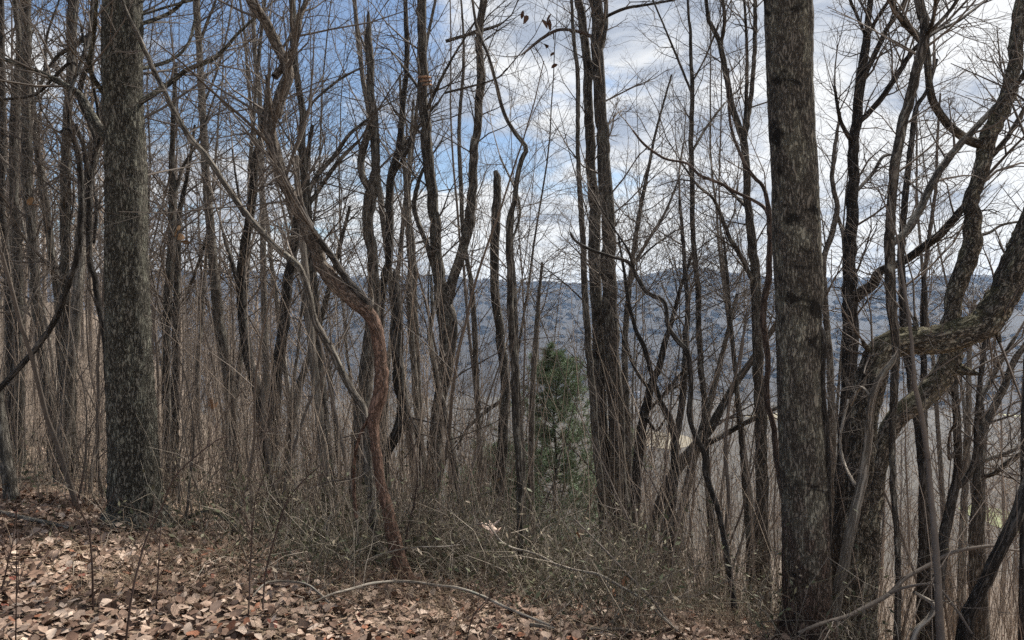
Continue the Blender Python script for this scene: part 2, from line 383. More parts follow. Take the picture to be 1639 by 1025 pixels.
# woods on the far ridge: one mass of rough bare crowns
rg = np.random.default_rng(3)
def clump(n=1):
    th = np.arange(5) * 2 * math.pi / 5
    v = [(0, 0, 0)] + [(math.cos(a) * 0.5, math.sin(a) * 0.5, 0.45) for a in th] + [(math.cos(a + .6) * 0.36, math.sin(a + .6) * 0.36, 0.8) for a in th] + [(0, 0, 1)]
    f = []
    for i in range(5):
        j = (i + 1) % 5; f += [(0, 1 + j, 1 + i), (1 + i, 1 + j, 6 + i), (1 + j, 6 + j, 6 + i), (6 + i, 6 + j, 11)]
    return np.array(v, float), np.array(f)
cv, cf = clump(); N = 5200
A = rg.uniform(-0.72, 0.72, N); R = np.where(rg.random(N) < 0.35, rg.uniform(RT - 60, RT + 20, N), 890 + (RT - 890) * np.sqrt(rg.random(N)))
X = R * np.sin(A); Y = R * np.cos(A); Z = hz(X, Y, A, R)
H = rg.uniform(6, 12, N) * np.where(rg.random(N) < 0.12, 1.35, 1); W = H * rg.uniform(1.2, 2.2, N)
vv = cv[None] * np.stack([W, W, H], -1)[:, None] * (1 + 0.35 * (rg.random((N, len(cv), 3)) - 0.5)) + np.stack([X, Y, Z - 2.0], -1)[:, None]
ff = (cf[None] + (np.arange(N) * len(cv))[:, None, None]).reshape(-1, 3)
link('hill_woods', new_mesh('hill_woods', vv.reshape(-1, 3), ff, np.full(len(ff), 3), smooth=True), M['hilltrees'], kind='stuff',
     label='hazy blue bare woods covering the far ridge across the valley', cat='woods')

# ------------------------------------------------------------------ how bare wood grows
def rotdir(d, ang, rs):
    ax = np.cross(d, rs.normal(size=3)); ax /= max(1e-6, np.linalg.norm(ax))
    c, s = math.cos(ang), math.sin(ang)
    return d * c + np.cross(ax, d) * s
def grow(out, p, d, L, r, lev, rs, up=0.10, wob=0.20, kids=5, n=5, spread=(0.5, 1.0), rmin=0.0013, sides=3):
    pts = [p]; q = p; st = L / (n - 1); dd = d / np.linalg.norm(d)
    W = rs.normal(size=(n, 3)) * wob
    for i in range(n - 1):
        dd = dd + W[i]; dd[2] += up; dd = dd / math.sqrt(dd @ dd)
        q = q + dd * st; pts.append(q)
    rr = np.linspace(r, max(rmin, r * 0.28), n)
    out.add(np.array(pts), rr, sides if r < 0.03 else 6)
    if lev > 0:
        for c in range(kids):
            t = 0.12 + 0.85 * (c + rs.random()) / kids; x = t * (n - 1); i = min(int(x), n - 2); f = x - i
            bp = pts[i] * (1 - f) + pts[i + 1] * f; bd = nrm(pts[i + 1] - pts[i])
            grow(out, bp, rotdir(bd, rs.uniform(*spread), rs), L * rs.uniform(0.32, 0.62) * (1.15 - 0.55 * t), max(rmin, rr[i] * rs.uniform(0.45, 0.65)), lev - 1, rs, up, wob * 1.15, max(2, kids - 1), 4, spread, rmin)

def proto_tree(seed, Ht, r0, first=0.3, nb=16, blen=0.24, lev=2, lean=0.05, wob=0.03, kids=5, twin=False):
    """a bare tree: trunk mesh and crown mesh, base at the origin"""
    rs = np.random.default_rng(seed); tr = Tubes(); cr = Tubes()
    def stem(p0, d0, h, r, f0):
        n = 22; p = np.array(p0, float); d = np.array(d0, float); P = [p]
        for i in range(n - 1):
            d = d + rs.normal(size=3) * wob; d[2] += 0.035; d /= np.linalg.norm(d); p = p + d * h / (n - 1); P.append(p)
        P = np.array(P); R = r * (1 - np.linspace(0, 1, n) * 0.88); R[0] *= 1.35; R[1] *= 1.08
        tr.add(P, R, 8, (0.10, 1.2, 0, 1, 1))
        for b in range(nb):
            t = f0 + (0.99 - f0) * (b + rs.random()) / nb; x = t * (n - 1); i = min(int(x), n - 2)
            bd = nrm(P[i + 1] - P[i]); dr = rotdir(bd, rs.uniform(0.55, 1.05), rs)
            grow(cr, P[i], dr, h * blen * rs.uniform(0.6, 1.25) * (1.2 - 0.6 * t), R[i] * rs.uniform(0.28, 0.5), lev, rs, 0.07, 0.16, kids)
    d0 = np.array([rs.normal() * lean, rs.normal() * lean, 1.0])
    stem((0, 0, -0.4), d0, Ht, r0, first)
    if twin: stem((r0 * 0.8, 0, -0.4), d0 + np.array([rs.normal() * 0.16, rs.normal() * 0.16, 0]), Ht * 0.9, r0 * 0.75, first)
    return tr.mesh('trunk'), cr.mesh('crown')

# ------------------------------------------------------------------ traced trees
WARN = []
def traced(P, d, rs, dd=0.0, step=9.0, wob=0.10, jit=0.22):
    """pixel path (x, y, width) -> 3-D path and radii; dd: how far the far end recedes"""
    Q = catmull(P, step); n = len(Q); t = np.linspace(0, 1, n)
    ph = rs.uniform(0, 6.28, 3)
    dep = d + dd * t + wob * (np.sin(t * 4.1 + ph[0]) - math.sin(ph[0])) * 0.6 + wob * 0.5 * (np.sin(t * 9.7 + ph[1]) - math.sin(ph[1]))
    jx = (vnoise(np.stack([np.arange(n) * step / np.maximum(Q[:, 2], 6) * 0.8, ph[2] + 0 * t, 0 * t], -1)) - 0.5) * Q[:, 2] * jit; Q[:, 0] += jx
    pts = np.stack([(Q[:, 0] - CX) * dep / F, dep, EYE - (Q[:, 1] - HY) * dep / F], -1)
    return pts, Q[:, 2] * 0.5 * dep / F, Q, dep

def tree(name, label, d, P, mat='grey', br=(), twigs=26, tl=(0.5, 1.5), ty=520, dd=0.3, sides=12, step=9.0, disp=(0.10, 1.3, 0, 1, 1), ext=True, cat='tree', seed=None, wob=0.1, grounded=True, low=6, flare=0.4, group=None, lev=2, stub=False):
    seed = seed if seed is not None else int(abs(P[0][0]) * 7 + abs(P[-1][1]) * 3 + d * 100)
    rs = np.random.default_rng(seed)
    P = [tuple(p) for p in P]
    if P[0][1] < P[-1][1]: P = P[::-1]            # base first
    if ext and P[-1][1] <= 6:                      # goes on above the picture
        (x0, y0, w0), (x1, y1, w1) = P[-2], P[-1]
        sx = (x1 - x0) / max(30.0, (y0 - y1))
        x, y, w = x1, y1, w1
        for kk, f in enumerate((0.82, 0.6, 0.3)):
            hgt = 170.0 * min(1.6, 9.0 / d + 0.5); sx = sx * 0.7 + rs.normal() * 0.05; x += sx * hgt; y -= hgt; P.append((x, y, w1 * f))
    pts, rad, Q, dep = traced(P, d, rs, dd, step, wob, 0.03 if max(p[2] for p in P) > 58 and P[-1][0] < 1300 else 0.2)
    base = pts[0].copy()
    if grounded:                                   # carry the trunk down to the floor
        gzb = g1(pts[0][0], pts[0][1]); gap = pts[0][2] - gzb; WARN.append((name, round(d, 1), round(gap, 2)))
        dr = nrm(pts[0] - pts[min(4, len(pts) - 1)])
        dr[:2] *= 0.35; dr = nrm(dr)
        down = max(0.30, gap + 0.30); m = max(3, int(down / (step * d / F)))
        m = min(m, 40)
        extra = [pts[0] + dr * down * (m - i) / m / max(0.3, -dr[2]) for i in range(m)]
        er = [rad[0] * (1 + flare * max(0, 1 - max(0.0, (i / m) * down - 0.25) / 0.45) ** 2 + 0.10 * (1 - i / m)) for i in range(m)]
        pts = np.vstack([extra, pts]); rad = np.concatenate([er, rad])
        bx, by = pts[0][0], pts[0][1]; base = np.array([bx, by, g1(bx, by)])
    root = link(name, None, label=label, cat=cat, group=group); root.location = base
    def sub(nm, tb, mt, par=root):
        me = tb.mesh(nm)
        if me is None: return None
        me.transform(__import__('mathutils').Matrix.Translation(Vector(-base)))
        return link(nm, me, M[mt], par)
    tb = Tubes(); tb.add(pts, rad, sides, disp); trunk = sub('trunk', tb, mat)
    cr = Tubes(); spans = [(pts, rad, Q[0][1] if True else 0)]
    src = []
    for i in range(len(pts)): src.append((pts, rad, i))
    allb = []
    for b in br:
        bm = mat; bdd = rs.uniform(-0.6, 0.6); bx = b
        if isinstance(b, dict): bx = b['p']; bm = b.get('m', mat); bdd = b.get('dd', bdd)
        i0 = np.argmin((Q[:, 0] - bx[0][0]) ** 2 + (Q[:, 1] - bx[0][1]) ** 2)
        bx = [(Q[i0][0] * 0.6 + bx[0][0] * 0.4, Q[i0][1] * 0.6 + bx[0][1] * 0.4, bx[0][2])] + list(bx[1:]) if not (isinstance(b, dict) and b.get('free')) else list(bx)
        p2, r2, q2, dp2 = traced(bx, dep[i0], rs, bdd, 7.0, 0.06)
        t2 = Tubes(); t2.add(p2, r2, 8 if bx[0][2] < 14 else 12, (0.08, 1.3, 0, 1, 1)); sub('branch', t2, bm)
        allb.append((p2, r2))
    # bare twigs from the upper trunk and from the limbs
    zc = EYE - (ty - HY) * d / F
    up = [i for i in range(len(pts) - 1) if pts[i][2] > zc]
    if up and twigs:
        for c in range(twigs):
            i = up[int(len(up) * (c + rs.random()) / twigs) % len(up)]
            bd = nrm(pts[i + 1] - pts[i]); dr = rotdir(bd, rs.uniform(0.6, 1.2), rs)
            grow(cr, pts[i], dr, rs.uniform(*tl), max(0.003, min(0.016, rad[i] * rs.uniform(0.15, 0.4))), lev, rs, 0.05, 0.17, 5)
    for p2, r2 in allb:
        L2 = np.linalg.norm(np.diff(p2, axis=0), axis=1).sum()
        for c in range(int(3 + L2 * 3.0)):
            i = int(rs.uniform(0.2, 1.0) * (len(p2) - 2)); bd = nrm(p2[i + 1] - p2[i])
            grow(cr, p2[i], rotdir(bd, rs.uniform(0.5, 1.1), rs), rs.uniform(*tl) * 0.75, max(0.0028, min(0.012, r2[i] * 0.45)), lev, rs, 0.05, 0.18, 4)
        if not stub: grow(cr, p2[-1], nrm(p2[-1] - p2[-3]), rs.uniform(*tl), max(0.003, r2[-1] * 0.8), lev, rs, 0.05, 0.14, 5)
    for c in range(low):                            # sparse shoots low on the stem
        i = rs.integers(2, max(3, len(pts) - 2)); bd = nrm(pts[i + 1] - pts[i])
        grow(cr, pts[i], rotdir(bd, rs.uniform(0.8, 1.5), rs), rs.uniform(0.2, 0.7), 0.0035, 1, rs, 0.03, 0.25, 4)
    if cr.count(): sub('crown', cr, 'twig')
    root['_d'] = d
    return root
HERO = {}
FUR1 = (0.03, 1.0, 0.013, 0.033, 0.34)
# --- left group
HERO['T1'] = tree('furrowed_tree', 'thickest trunk at the left, upright, dark deeply furrowed greenish grey bark', 6.0,
    [(196,0,59),(197,160,60),(201,250,61),(202,300,62),(203,400,63),(205,500,66),(207,560,68),(210,630,71),(214,730,75),(218,815,84)], 'furrow',
    [[(170,245,15),(152,195,14),(132,157,12),(100,135,10),(60,115,8),(0,93,6),(-60,80,4)],
     [(228,172,9),(262,140,9),(300,112,8),(345,92,7),(385,50,5),(412,26,4)],
     [(228,115,6),(262,101,6),(290,85,5),(305,62,5),(312,30,3)],
     [(226,45,6),(270,22,6),(297,-2,5)],
     [(226,28,4),(290,5,4),(340,-5,3)],
     [(135,160,8),(143,110,8),(150,60,7),(155,0,6)]],
    sides=64, step=4.0, disp=FUR1, flare=0.42, twigs=16, ty=300, dd=0.2, low=14, wob=0.03)
HERO['T3'] = tree('forest_tree', 'grey straight trunk laced with dark vines, next one left of the thick furrowed trunk', 8.5,
    [(118,0,16),(113,110,13),(107,200,13),(105,300,16),(105,400,15),(104,500,18),(108,600,23),(110,720,25),(112,800,29)], 'grey', twigs=34)
HERO['T4'] = tree('forest_tree', 'straight grey trunk with a slight rightward bend low down, third trunk from the left edge', 9.0,
    [(42,0,13),(42,100,14),(43,200,15),(43,300,17),(48,340,14),(55,430,14),(60,500,14),(66,560,14),(78,640,16),(85,720,18),(88,800,22)], 'grey',
    [[(44,200,5),(70,120,5),(75,60,4),(95,0,3)]], twigs=34)
HERO['T5'] = tree('forest_tree', 'thin grey upright trunk near the left edge, behind the arching vine', 9.5,
    [(24,0,8),(30,70,8),(25,150,10),(22,200,12),(22,300,13),(28,400,13),(30,500,14),(30,600,16),(30,700,18),(32,790,22)], 'grey', twigs=34)
HERO['T6'] = tree('forest_tree', 'dark slim trunk running along the left edge of the picture', 10.0,
    [(2,0,8),(2,60,10),(4,150,9),(4,250,10),(3,330,10),(10,400,10),(15,470,12),(18,560,13),(20,650,14),(18,790,18)], 'dark', twigs=24)
HERO['T6b'] = tree('forest_tree', 'smooth pale brown trunk leaning out of the frame at the lower left edge', 6.5,
    [(-40,420,10),(-22,520,12),(-8,610,14),(2,680,18),(10,740,20),(22,812,22)], 'pale', twigs=4, ext=False, low=5)
HERO['T7'] = tree('forest_tree', 'slim brown sapling trunk curving right, between the two straight grey trunks at the left', 9.8,
    [(46,90,5),(54,180,8),(60,240,10),(68,290,12),(74,340,12),(82,400,11),(92,460,13),(95,520,12),(98,600,12),(98,720,13),(100,790,14)], 'grey', twigs=30)
HERO['T8'] = tree('forest_tree', 'pale grey trunk leaning right towards the thick furrowed trunk, behind the dark vine', 8.0,
    [(178,120,8),(163,185,14),(150,240,18),(140,300,16),(130,380,17),(127,440,16),(122,500,17),(115,570,17),(108,640,19),(102,700,21),(98,790,26)], 'pale', twigs=14, ty=300)
HERO['V1'] = tree('climbing_vine', 'dark thick vine arching from the left edge up beside the furrowed trunk', 6.2,
    [(98,212,5),(105,205,6),(118,222,8),(127,262,9),(130,330,9),(126,397,9),(110,455,9),(90,509,9),(58,557,9),(0,622,9),(-45,670,9)], 'dark',
    [[(118,222,6),(108,190,6),(112,150,5),(128,105,6),(142,60,6),(148,0,5)]], twigs=14, ty=330, ext=False, grounded=False, cat='vine', dd=-0.2, tl=(0.3, 0.8))
HERO['V2'] = tree('climbing_vine', 'dark vine hanging down the left side of the furrowed trunk to its foot', 6.3,
    [(122,200,5),(135,240,7),(143,300,9),(143,412,9),(151,445,9),(159,493,9),(167,535,9),(172,620,8),(176,700,8),(178,790,8)], 'dark',
    [[(143,300,5),(150,250,5),(160,215,5),(152,150,5),(138,90,5),(130,40,4)]], twigs=14, ty=420, cat='vine', tl=(0.3, 0.8))
HERO['V3'] = tree('climbing_vine', 'tangled dark vine with loops in the crown above the left vines', 6.6,
    [(70,120,4),(95,88,6),(118,75,7),(140,60,8),(146,90,9),(134,120,8),(128,160,7),(140,190,6),(152,230,5),(148,290,5),(155,330,5),(150,390,5)], 'dark',
    [[(134,120,5),(115,100,5),(90,120,5),(60,150,4),(20,158,5),(-10,160,5)]], twigs=16, ty=420, ext=False, grounded=False, cat='vine', tl=(0.3, 0.9))
HERO['T2'] = tree('leaning_sapling', 'long thin grey stem slanting from upper left down to the reddish trunk', 5.6,
    [(188,-20,6),(225,65,7),(262,145,8),(300,215,9),(330,250,9),(370,310,9),(400,350,10),(440,395,10),(478,428,11),(494,470,11),(503,512,11),(530,560,12),(560,620,12),(583,662,13),(590,760,13),(600,860,14)], 'pale', twigs=12, ty=600, ext=True, low=5, tl=(0.3, 0.9))
# --- between the furrowed trunk and the reddish trunk
HERO['T10'] = tree('forest_tree', 'thin grey trunk with brown leaves, first trunk right of the thick furrowed trunk', 9.0,
    [(282,100,5),(278,170,7),(275,260,9),(276,330,12),(273,420,13),(268,500,13),(266,600,13),(267,720,14),(268,825,16)], 'grey',
    [[(276,330,6),(292,270,5),(318,225,4),(345,150,3)]], twigs=30)
HERO['T10b'] = tree('forest_tree', 'thin brown trunk standing close against the slim trunk right of the furrowed trunk', 9.6,
    [(312,200,4),(300,280,6),(288,340,8),(285,400,9),(282,500,10),(280,600,11),(281,720,12),(282,835,15)], 'grey', twigs=26)
HERO['T11'] = tree('forest_tree', 'slender pale grey trunk bowing right at its foot, under the open blue sky', 10.5,
    [(314,0,11),(318,64,10),(322,138,11),(325,193,12),(330,290,13),(337,370,14),(343,440,15),(350,510,17),(358,557,18),(366,610,18),(371,680,20),(376,740,21),(380,825,24)], 'pale',
    [[(318,70,5),(330,40,5),(342,10,4),(350,-20,3)], [(324,170,4),(345,120,4),(362,60,3),(372,0,3)], [(336,360,5),(318,420,5),(300,470,4)]], twigs=32)
HERO['T12'] = tree('forest_tree', 'crooked brown trunk with a sideways kink low down, right of the slender pale trunk', 9.2,
    [(432,110,5),(425,170,8),(418,220,10),(408,260,12),(405,310,13),(396,370,14),(386,430,14),(386,480,14),(392,540,15),(402,590,16),(413,630,17),(418,680,18),(428,740,20),(436,800,22),(442,850,24)], 'dark',
    [[(405,320,5),(390,345,5),(380,300,4),(372,240,3)], [(388,470,7),(368,410,7),(358,375,6)]], twigs=34)
HERO['T13'] = tree('forest_tree', 'dark trunk slanting up right until it passes behind the split reddish limb', 10.5,
    [(500,200,6),(486,290,9),(478,330,12),(474,364,14),(467,420,16),(458,470,17),(455,520,17),(447,570,18),(440,630,19),(436,720,20),(433,830,24)], 'dark', twigs=28)
HERO['T13b'] = tree('forest_tree', 'thin brown trunk sloping up right at the back, seen left of the mottled slim trunk', 11.5,
    [(560,330,5),(545,390,7),(525,470,9),(505,540,10),(488,590,11),(472,650,13),(462,720,14),(455,830,16)], 'grey', twigs=26)
HERO['T16a'] = tree('forest_tree', 'mottled slim dark and pale trunk left of the reddish tree, passing behind its limb', 8.2,
    [(468,0,10),(470,64,11),(474,110,11),(480,150,10),(485,190,11),(483,240,12),(489,290,13),(493,340,13),(497,400,13),(503,460,13),(507,520,14),(511,580,15),(516,650,16),(522,720,18),(528,790,20),(533,850,22)], 'grey',
    [[(491,315,8),(505,285,8),(535,250,7),(560,215,6),(590,190,4)], [(493,330,7),(520,290,7),(545,255,7),(575,225,5)], [(488,270,5),(470,255,5),(455,290,4)], [(484,200,4),(500,165,4),(540,130,4),(575,110,3)]], twigs=34)
HERO['S476'] = tree('broken_snag', 'short pale dead snag with a broken top, half hidden by the reddish limb', 7.0,
    [(474,250,9),(476,290,10),(482,340,11),(486,400,11),(492,470,12),(500,560,13),(510,660,14),(520,760,15),(526,840,16)], 'dead', twigs=0, low=3, ext=False, cat='dead tree')
# --- the reddish tree
HERO['T14'] = tree('reddish_tree', 'bent tree with peeled rust red lower trunk and a broken split limb reaching up left', 5.1,
    [(427,121,3.6),(429,142,8.1),(431,177,13.5),(433,209,18),(442,251,19.8),(456,296,18.9),(470,325,19.8),(482,348,19.8),(501,387,21.6),(514,422,21.6),(533,448,23.4),(562,480,23.4),(588,500,22.5),(602,525,21.6),(609,574,20.7),(611,606,23.4),(607,632,23.4),(598,664,20.7),(600,703,15.3),(605,742,16.2),(610,780,16.2),(622,825,19.8),(634,874,23.4),(648,922,25.2)], 'rust',
    [{'p': [(440,188,18),(452,148,19.8),(461,113,18),(445,77,16.2),(426,39,16.2),(403,3,16.2),(388,-40,14.4)], 'free': True, 'dd': 0.15},
     [(459,120,12.6),(469,80,10.8),(478,39,9),(490,0,8.1),(500,-40,6.3)],
     {'p': [(591,494,11.7),(575,470,12.6),(553,445,11.7),(527,406,10.8),(504,374,9.9),(488,340,7.2),(478,315,4.5)], 'free': True, 'dd': -0.05, 'm': 'dark'},
     {'p': [(598,494,7.2),(596,478,5.4),(593,461,3.6)], 'm': 'dead', 'dd': -0.1},
     [(601,650,5.4),(575,700,5.4),(566,760,5.4),(570,830,6.3)] ],
    sides=24, step=5.0, disp=(0.09, 1.3, 0.003, 0.03, 0.2), twigs=14, ty=330, dd=0.3, low=6, ext=False)
HERO['T15'] = tree('dead_snag', 'tall dead trunk ending in a sharp broken spike, hollow loop below the tip', 9.0,
    [(590,19,3),(590,40,8),(590,64,11),(593,97,12),(594,145,12),(599,193,13),(601,225,14),(601,274,15),(596,300,20),(590,322,20),(590,360,17),(594,400,17),(598,440,16),(600,480,16),(592,540,20),(585,600,24),(580,650,27),(577,700,30),(577,760,31),(575,840,34)], 'grey',
    [{'p': [(592,302,13),(581,284,12),(578,258,12),(584,228,12),(592,198,8)], 'free': True, 'dd': -0.05},
     [(594,120,4),(585,80,4),(578,60,3)]],
    sides=20, step=5.0, disp=(0.10, 1.6, 0.004, 0.03, 0.15), twigs=0, low=4, ext=False, cat='dead tree', stub=True)
HERO['T16'] = tree('forest_tree', 'slim dark trunk just right of the spiked snag, weaving up to the open sky', 10.5,
    [(649,0,7),(651,64,8),(651,113,8),(646,154,9),(643,193,10),(638,241,11),(627,280,13),(623,322,13),(623,364,13),(623,413,12),(617,438,13),(612,467,14),(609,506,14),(607,560,15),(608,660,17),(612,800,20)], 'dark',
    [[(636,250,6),(655,225,6),(680,190,5),(700,165,4)], [(628,285,6),(650,245,6),(662,215,5)]], twigs=38)
HERO['T17'] = tree('broken_snag', 'short black decayed snag with a hooked foot beside the rust red trunk', 6.6,
    [(632,432,5),(633,442,9),(635,467,13),(638,500,14),(635,532,17),(636,574,15),(638,616,16),(645,648,17),(637,690,19),(620,722,17),(617,754,14),(621,800,15),(626,870,18)], 'dark',
    [[(645,650,9),(660,675,8),(668,700,7),(675,740,7)]], twigs=0, low=4, ext=False, cat='dead tree', stub=True, disp=(0.16, 1.6, 0.004, 0.03, 0.3), sides=18, step=5)
HERO['T18'] = tree('forked_tree', 'twin trunk tree with a bracket fungus, left fork straight and right fork bowed', 9.6,
    [(675,0,15),(675,64,15),(677,122,17),(677,161,17),(681,200,17),(685,241,18),(689,290,17),(697,364,18),(702,429,18),(706,470,22),(712,500,30),(716,525,30),(715,564,26),(712,600,23),(703,650,21),(697,700,22),(694,760,28),(692,825,34)], 'grey',
    [{'p': [(716,500,18),(722,460,16),(735,420,16),(743,390,16),(752,355,17),(756,306,15),(759,241,14),(765,200,13),(767,161,13),(771,125,14),(767,80,12),(768,40,12),(775,0,12),(784,-60,9),(790,-150,5)], 'dd': -0.3},
     [(694,448,8),(685,397,8),(672,364,8),(663,330,8),(668,300,7),(677,270,5)],
     [(770,70,6),(785,45,5),(800,40,4)], [(682,185,6),(700,140,5),(720,100,4),(745,60,3)], [(676,150,5),(655,120,5),(640,100,4)], [(766,150,4),(790,128,3),(812,110,3)]],
    sides=16, step=6.0, twigs=34, low=8)
HERO['T20'] = tree('forest_tree', 'thin pale stem leaning away left from the foot of the twin trunk tree', 6.8,
    [(690,440,4),(692,500,6),(688,540,8),(694,580,9),(703,625,10),(712,660,11),(722,715,12),(731,760,13),(737,810,11),(741,870,10),(741,930,10)], 'grey', twigs=10, ty=640, ext=False)
HERO['T21a'] = tree('forest_tree', 'faint slim straight trunk between the twin trunk tree and the short splintered snag', 13.0,
    [(738,0,3),(742,100,5),(735,200,6),(738,300,7),(742,380,7),(755,460,8),(760,540,9),(764,640,9),(770,760,10),(772,830,11)], 'grey', twigs=34)
HERO['T20c'] = tree('forest_tree', 'pale smooth slender trunk right of the black hooked snag', 12.0,
    [(640,120,4),(644,220,6),(650,300,8),(654,380,9),(657,430,9),(656,500,10),(662,580,10),(668,660,11),(676,740,12),(680,820,14)], 'pale', twigs=30)
HERO['T20d'] = tree('forest_tree', 'pale thin trunk just left of the twin trunk tree', 12.5,
    [(662,160,4),(655,260,6),(655,340,7),(662,400,7),(664,480,8),(668,560,8),(671,640,9),(676,720,9),(690,800,10)], 'pale', twigs=26)
HERO['T21'] = tree('broken_snag', 'upright dead trunk snapped off at mid height with a splintered flat top', 10.0,
    [(793,274,7),(796,284,12),(796,310,13),(793,364,15),(792,429,14),(793,477,14),(799,519,14),(803,557,15),(809,606,15),(808,632,15),(806,697,17),(802,745,18),(798,809,19),(796,845,22)], 'grey', [[(802,640,6),(770,665,6),(745,690,5),(732,720,5)]], twigs=0, low=5, ext=False, cat='dead tree', stub=True)
HERO['T22'] = tree('kinked_tree', 'slim mottled trunk with a sharp elbow below the clouds, near the middle', 5.4,
    [(750,-30,4),(756,0,4),(764,48,5),(782,90,5),(795,138,6),(809,187,6),(827,216,7),(841,234,8),(842,243,8),(835,256,8),(827,290,8),(824,322,8),(816,348,9),(814,390,9),(816,435,10),(817,493,10),(820,541,11),(824,590,12),(825,640,12),(827,697,12),(832,755,11),(832,825,10),(834,890,10),(838,970,12)], 'grey',
    [[(818,400,4),(832,330,4),(800,250,3)]], twigs=16, ty=420, tl=(0.3, 0.9), low=8)
HERO['T22b'] = tree('forest_tree', 'pale slim trunk directly behind the elbowed trunk', 9.0,
    [(824,300,5),(818,380,7),(822,450,8),(826,530,8),(827,600,9),(835,700,9),(838,800,10)], 'pale', twigs=16, ext=False)
# --- pine side and double trunk
HERO['T23'] = tree('forest_tree', 'thin whitish mottled trunk hugging the left side of the double trunk', 9.5,
    [(915,0,5),(919,64,6),(925,129,7),(925,193,7),(925,241,7),(928,306,8),(930,332,9),(935,429,10),(936,477,11),(941,541,11),(946,606,11),(949,632,12),(954,713,12),(962,793,12),(968,865,14)], 'pale', twigs=24, low=10)
HERO['T24'] = tree('double_trunk_tree', 'weathered double trunk standing close together right of the green pine', 10.2,
    [(954,0,19),(956,48,19),(958,113,20),(960,161,20),(964,200,20),(966,241,21),(970,306,23),(974,348,22),(974,422,24),(976,461,24),(977,509,25),(980,590,26),(986,632,26),(988,729,27),(996,825,29),(1000,885,34)], 'grey',
    [{'p': [(978,840,20),(966,740,20),(962,632,19),(958,590,19),(957,525,19),(954,461,19),(952,413,19),(952,332,19),(946,280,16),(945,225,16),(942,161,15),(941,106,15),(936,71,14),(932,32,14),(926,0,13),(915,-70,11),(905,-160,7)], 'free': True, 'dd': 0.4, 'm': 'grey'},
     [(964,90,8),(969,45,8),(970,0,7),(974,-60,6)],
     {'p': [(966,32,5),(1000,14,5),(1035,8,4),(1080,0,4)], 'dd': -0.8},
     {'p': [(932,58,6),(922,50,5),(895,48,5),(870,60,5),(845,80,4),(835,88,3)], 'dd': -0.9, 'm': 'stalk'}],
    sides=18, step=6.0, disp=(0.06, 1.2, 0.004, 0.04, 0.2), twigs=36, low=26)
HERO['T25'] = tree('crooked_sapling', 'thin dark sapling with a wavy S bend catching light on its elbow', 5.2,
    [(913,372,3),(920,385,4),(946,400,5),(985,413,5),(1007,421,6),(1020,445,7),(1036,469,7),(1055,477,7),(1065,487,7),(1068,505,7),(1069,522,7),(1084,545,8),(1100,563,8),(1104,590,8),(1106,622,8),(1103,664,8),(1111,693,8),(1127,726,9),(1130,761,9),(1142,793,9),(1153,832,9),(1161,874,9),(1168,922,9),(1178,990,11)], 'dark',
    [[(1018,440,4),(1005,400,4),(985,370,3),(960,330,3)], [(1012,425,3),(1045,395,3),(1080,370,3)]], twigs=14, ty=640, ext=False, tl=(0.3, 0.9))
HERO['T26'] = tree('forest_tree', 'dark forked trunk low behind the wavy sapling, forks in a narrow Y', 8.0,
    [(990,380,3),(1000,440,5),(1007,487,6),(1019,532,7),(1032,557,8),(1043,600,8),(1056,639,9),(1074,677,11),(1080,706,13),(1080,745,15),(1075,793,17),(1070,880,20)], 'dark',
    [[(1080,715,11),(1090,660,11),(1096,600,11),(1098,541,10),(1101,493,8),(1097,440,7),(1093,380,6),(1088,320,5)], [(1058,640,5),(1075,615,5),(1098,590,4)]], twigs=22, ext=False)
HERO['T27'] = tree('leaning_tree', 'grey brown trunk leaning steeply to the right across the gap before the tan field', 9.0,
    [(1300,430,6),(1262,490,8),(1225,545,9),(1193,592,11),(1174,620,12),(1155,652,13),(1138,684,15),(1106,722,18),(1087,745,18),(1064,787,18),(1042,851,17),(1034,890,20)], 'grey',
    [[(1112,718,10),(1145,704,9),(1180,684,9),(1206,671,8),(1240,655,6),(1275,640,5)]], twigs=18, ty=700, ext=False, dd=0.9)
HERO['T28'] = tree('forest_tree', 'pale slanting trunk beside the steep leaning trunk, right of the forked Y', 9.8,
    [(1180,470,5),(1158,560,8),(1135,650,11),(1118,710,13),(1108,745,14),(1097,793,14),(1084,858,16)], 'pale', twigs=20, ext=False)
HERO['T29'] = tree('forest_tree', 'dark mottled trunk with a leaning upper half, between double trunk and wavy sapling', 9.4,
    [(1110,400,5),(1090,460,6),(1074,520,8),(1064,550,10),(1056,585,11),(1043,616,13),(1032,664,15),(1024,713,16),(1020,755,16),(1015,840,18)], 'dark',
    [[(1040,622,6),(1022,600,6),(1008,572,5),(998,545,4)], [(1036,660,5),(1065,630,5),(1095,612,4)], [(1034,665,6),(1050,690,5),(1060,678,4)]], twigs=24, ext=False)
HERO['T29b'] = tree('forest_tree', 'slender forked tree with upswept branches right of the double trunk', 12.5,
    [(1075,120,3),(1050,210,4),(1032,300,6),(1022,350,7),(1012,420,8),(1005,480,9),(1000,560,10),(1004,680,11),(1008,850,13)], 'grey',
    [[(1010,430,6),(1040,380,5),(1065,340,4),(1085,290,3)]], twigs=34)
HERO['T30'] = tree('forest_tree', 'very straight slim grey trunk midway between the double trunk and the thick right trunk', 8.6,
    [(1101,0,4),(1105,48,5),(1106,97,6),(1108,145,7),(1106,225,8),(1108,290,8),(1109,364,8),(1114,429,8),(1117,461,9),(1119,525,9),(1122,590,10),(1127,632,10),(1129,697,10),(1132,761,11),(1137,825,12),(1142,890,13),(1146,945,14)], 'grey',
    [[(1108,150,4),(1085,95,4),(1062,40,3),(1045,0,3)], [(1107,245,4),(1130,205,4),(1160,165,3)], [(1108,130,3),(1130,90,3),(1150,40,3)]], twigs=40, low=10)
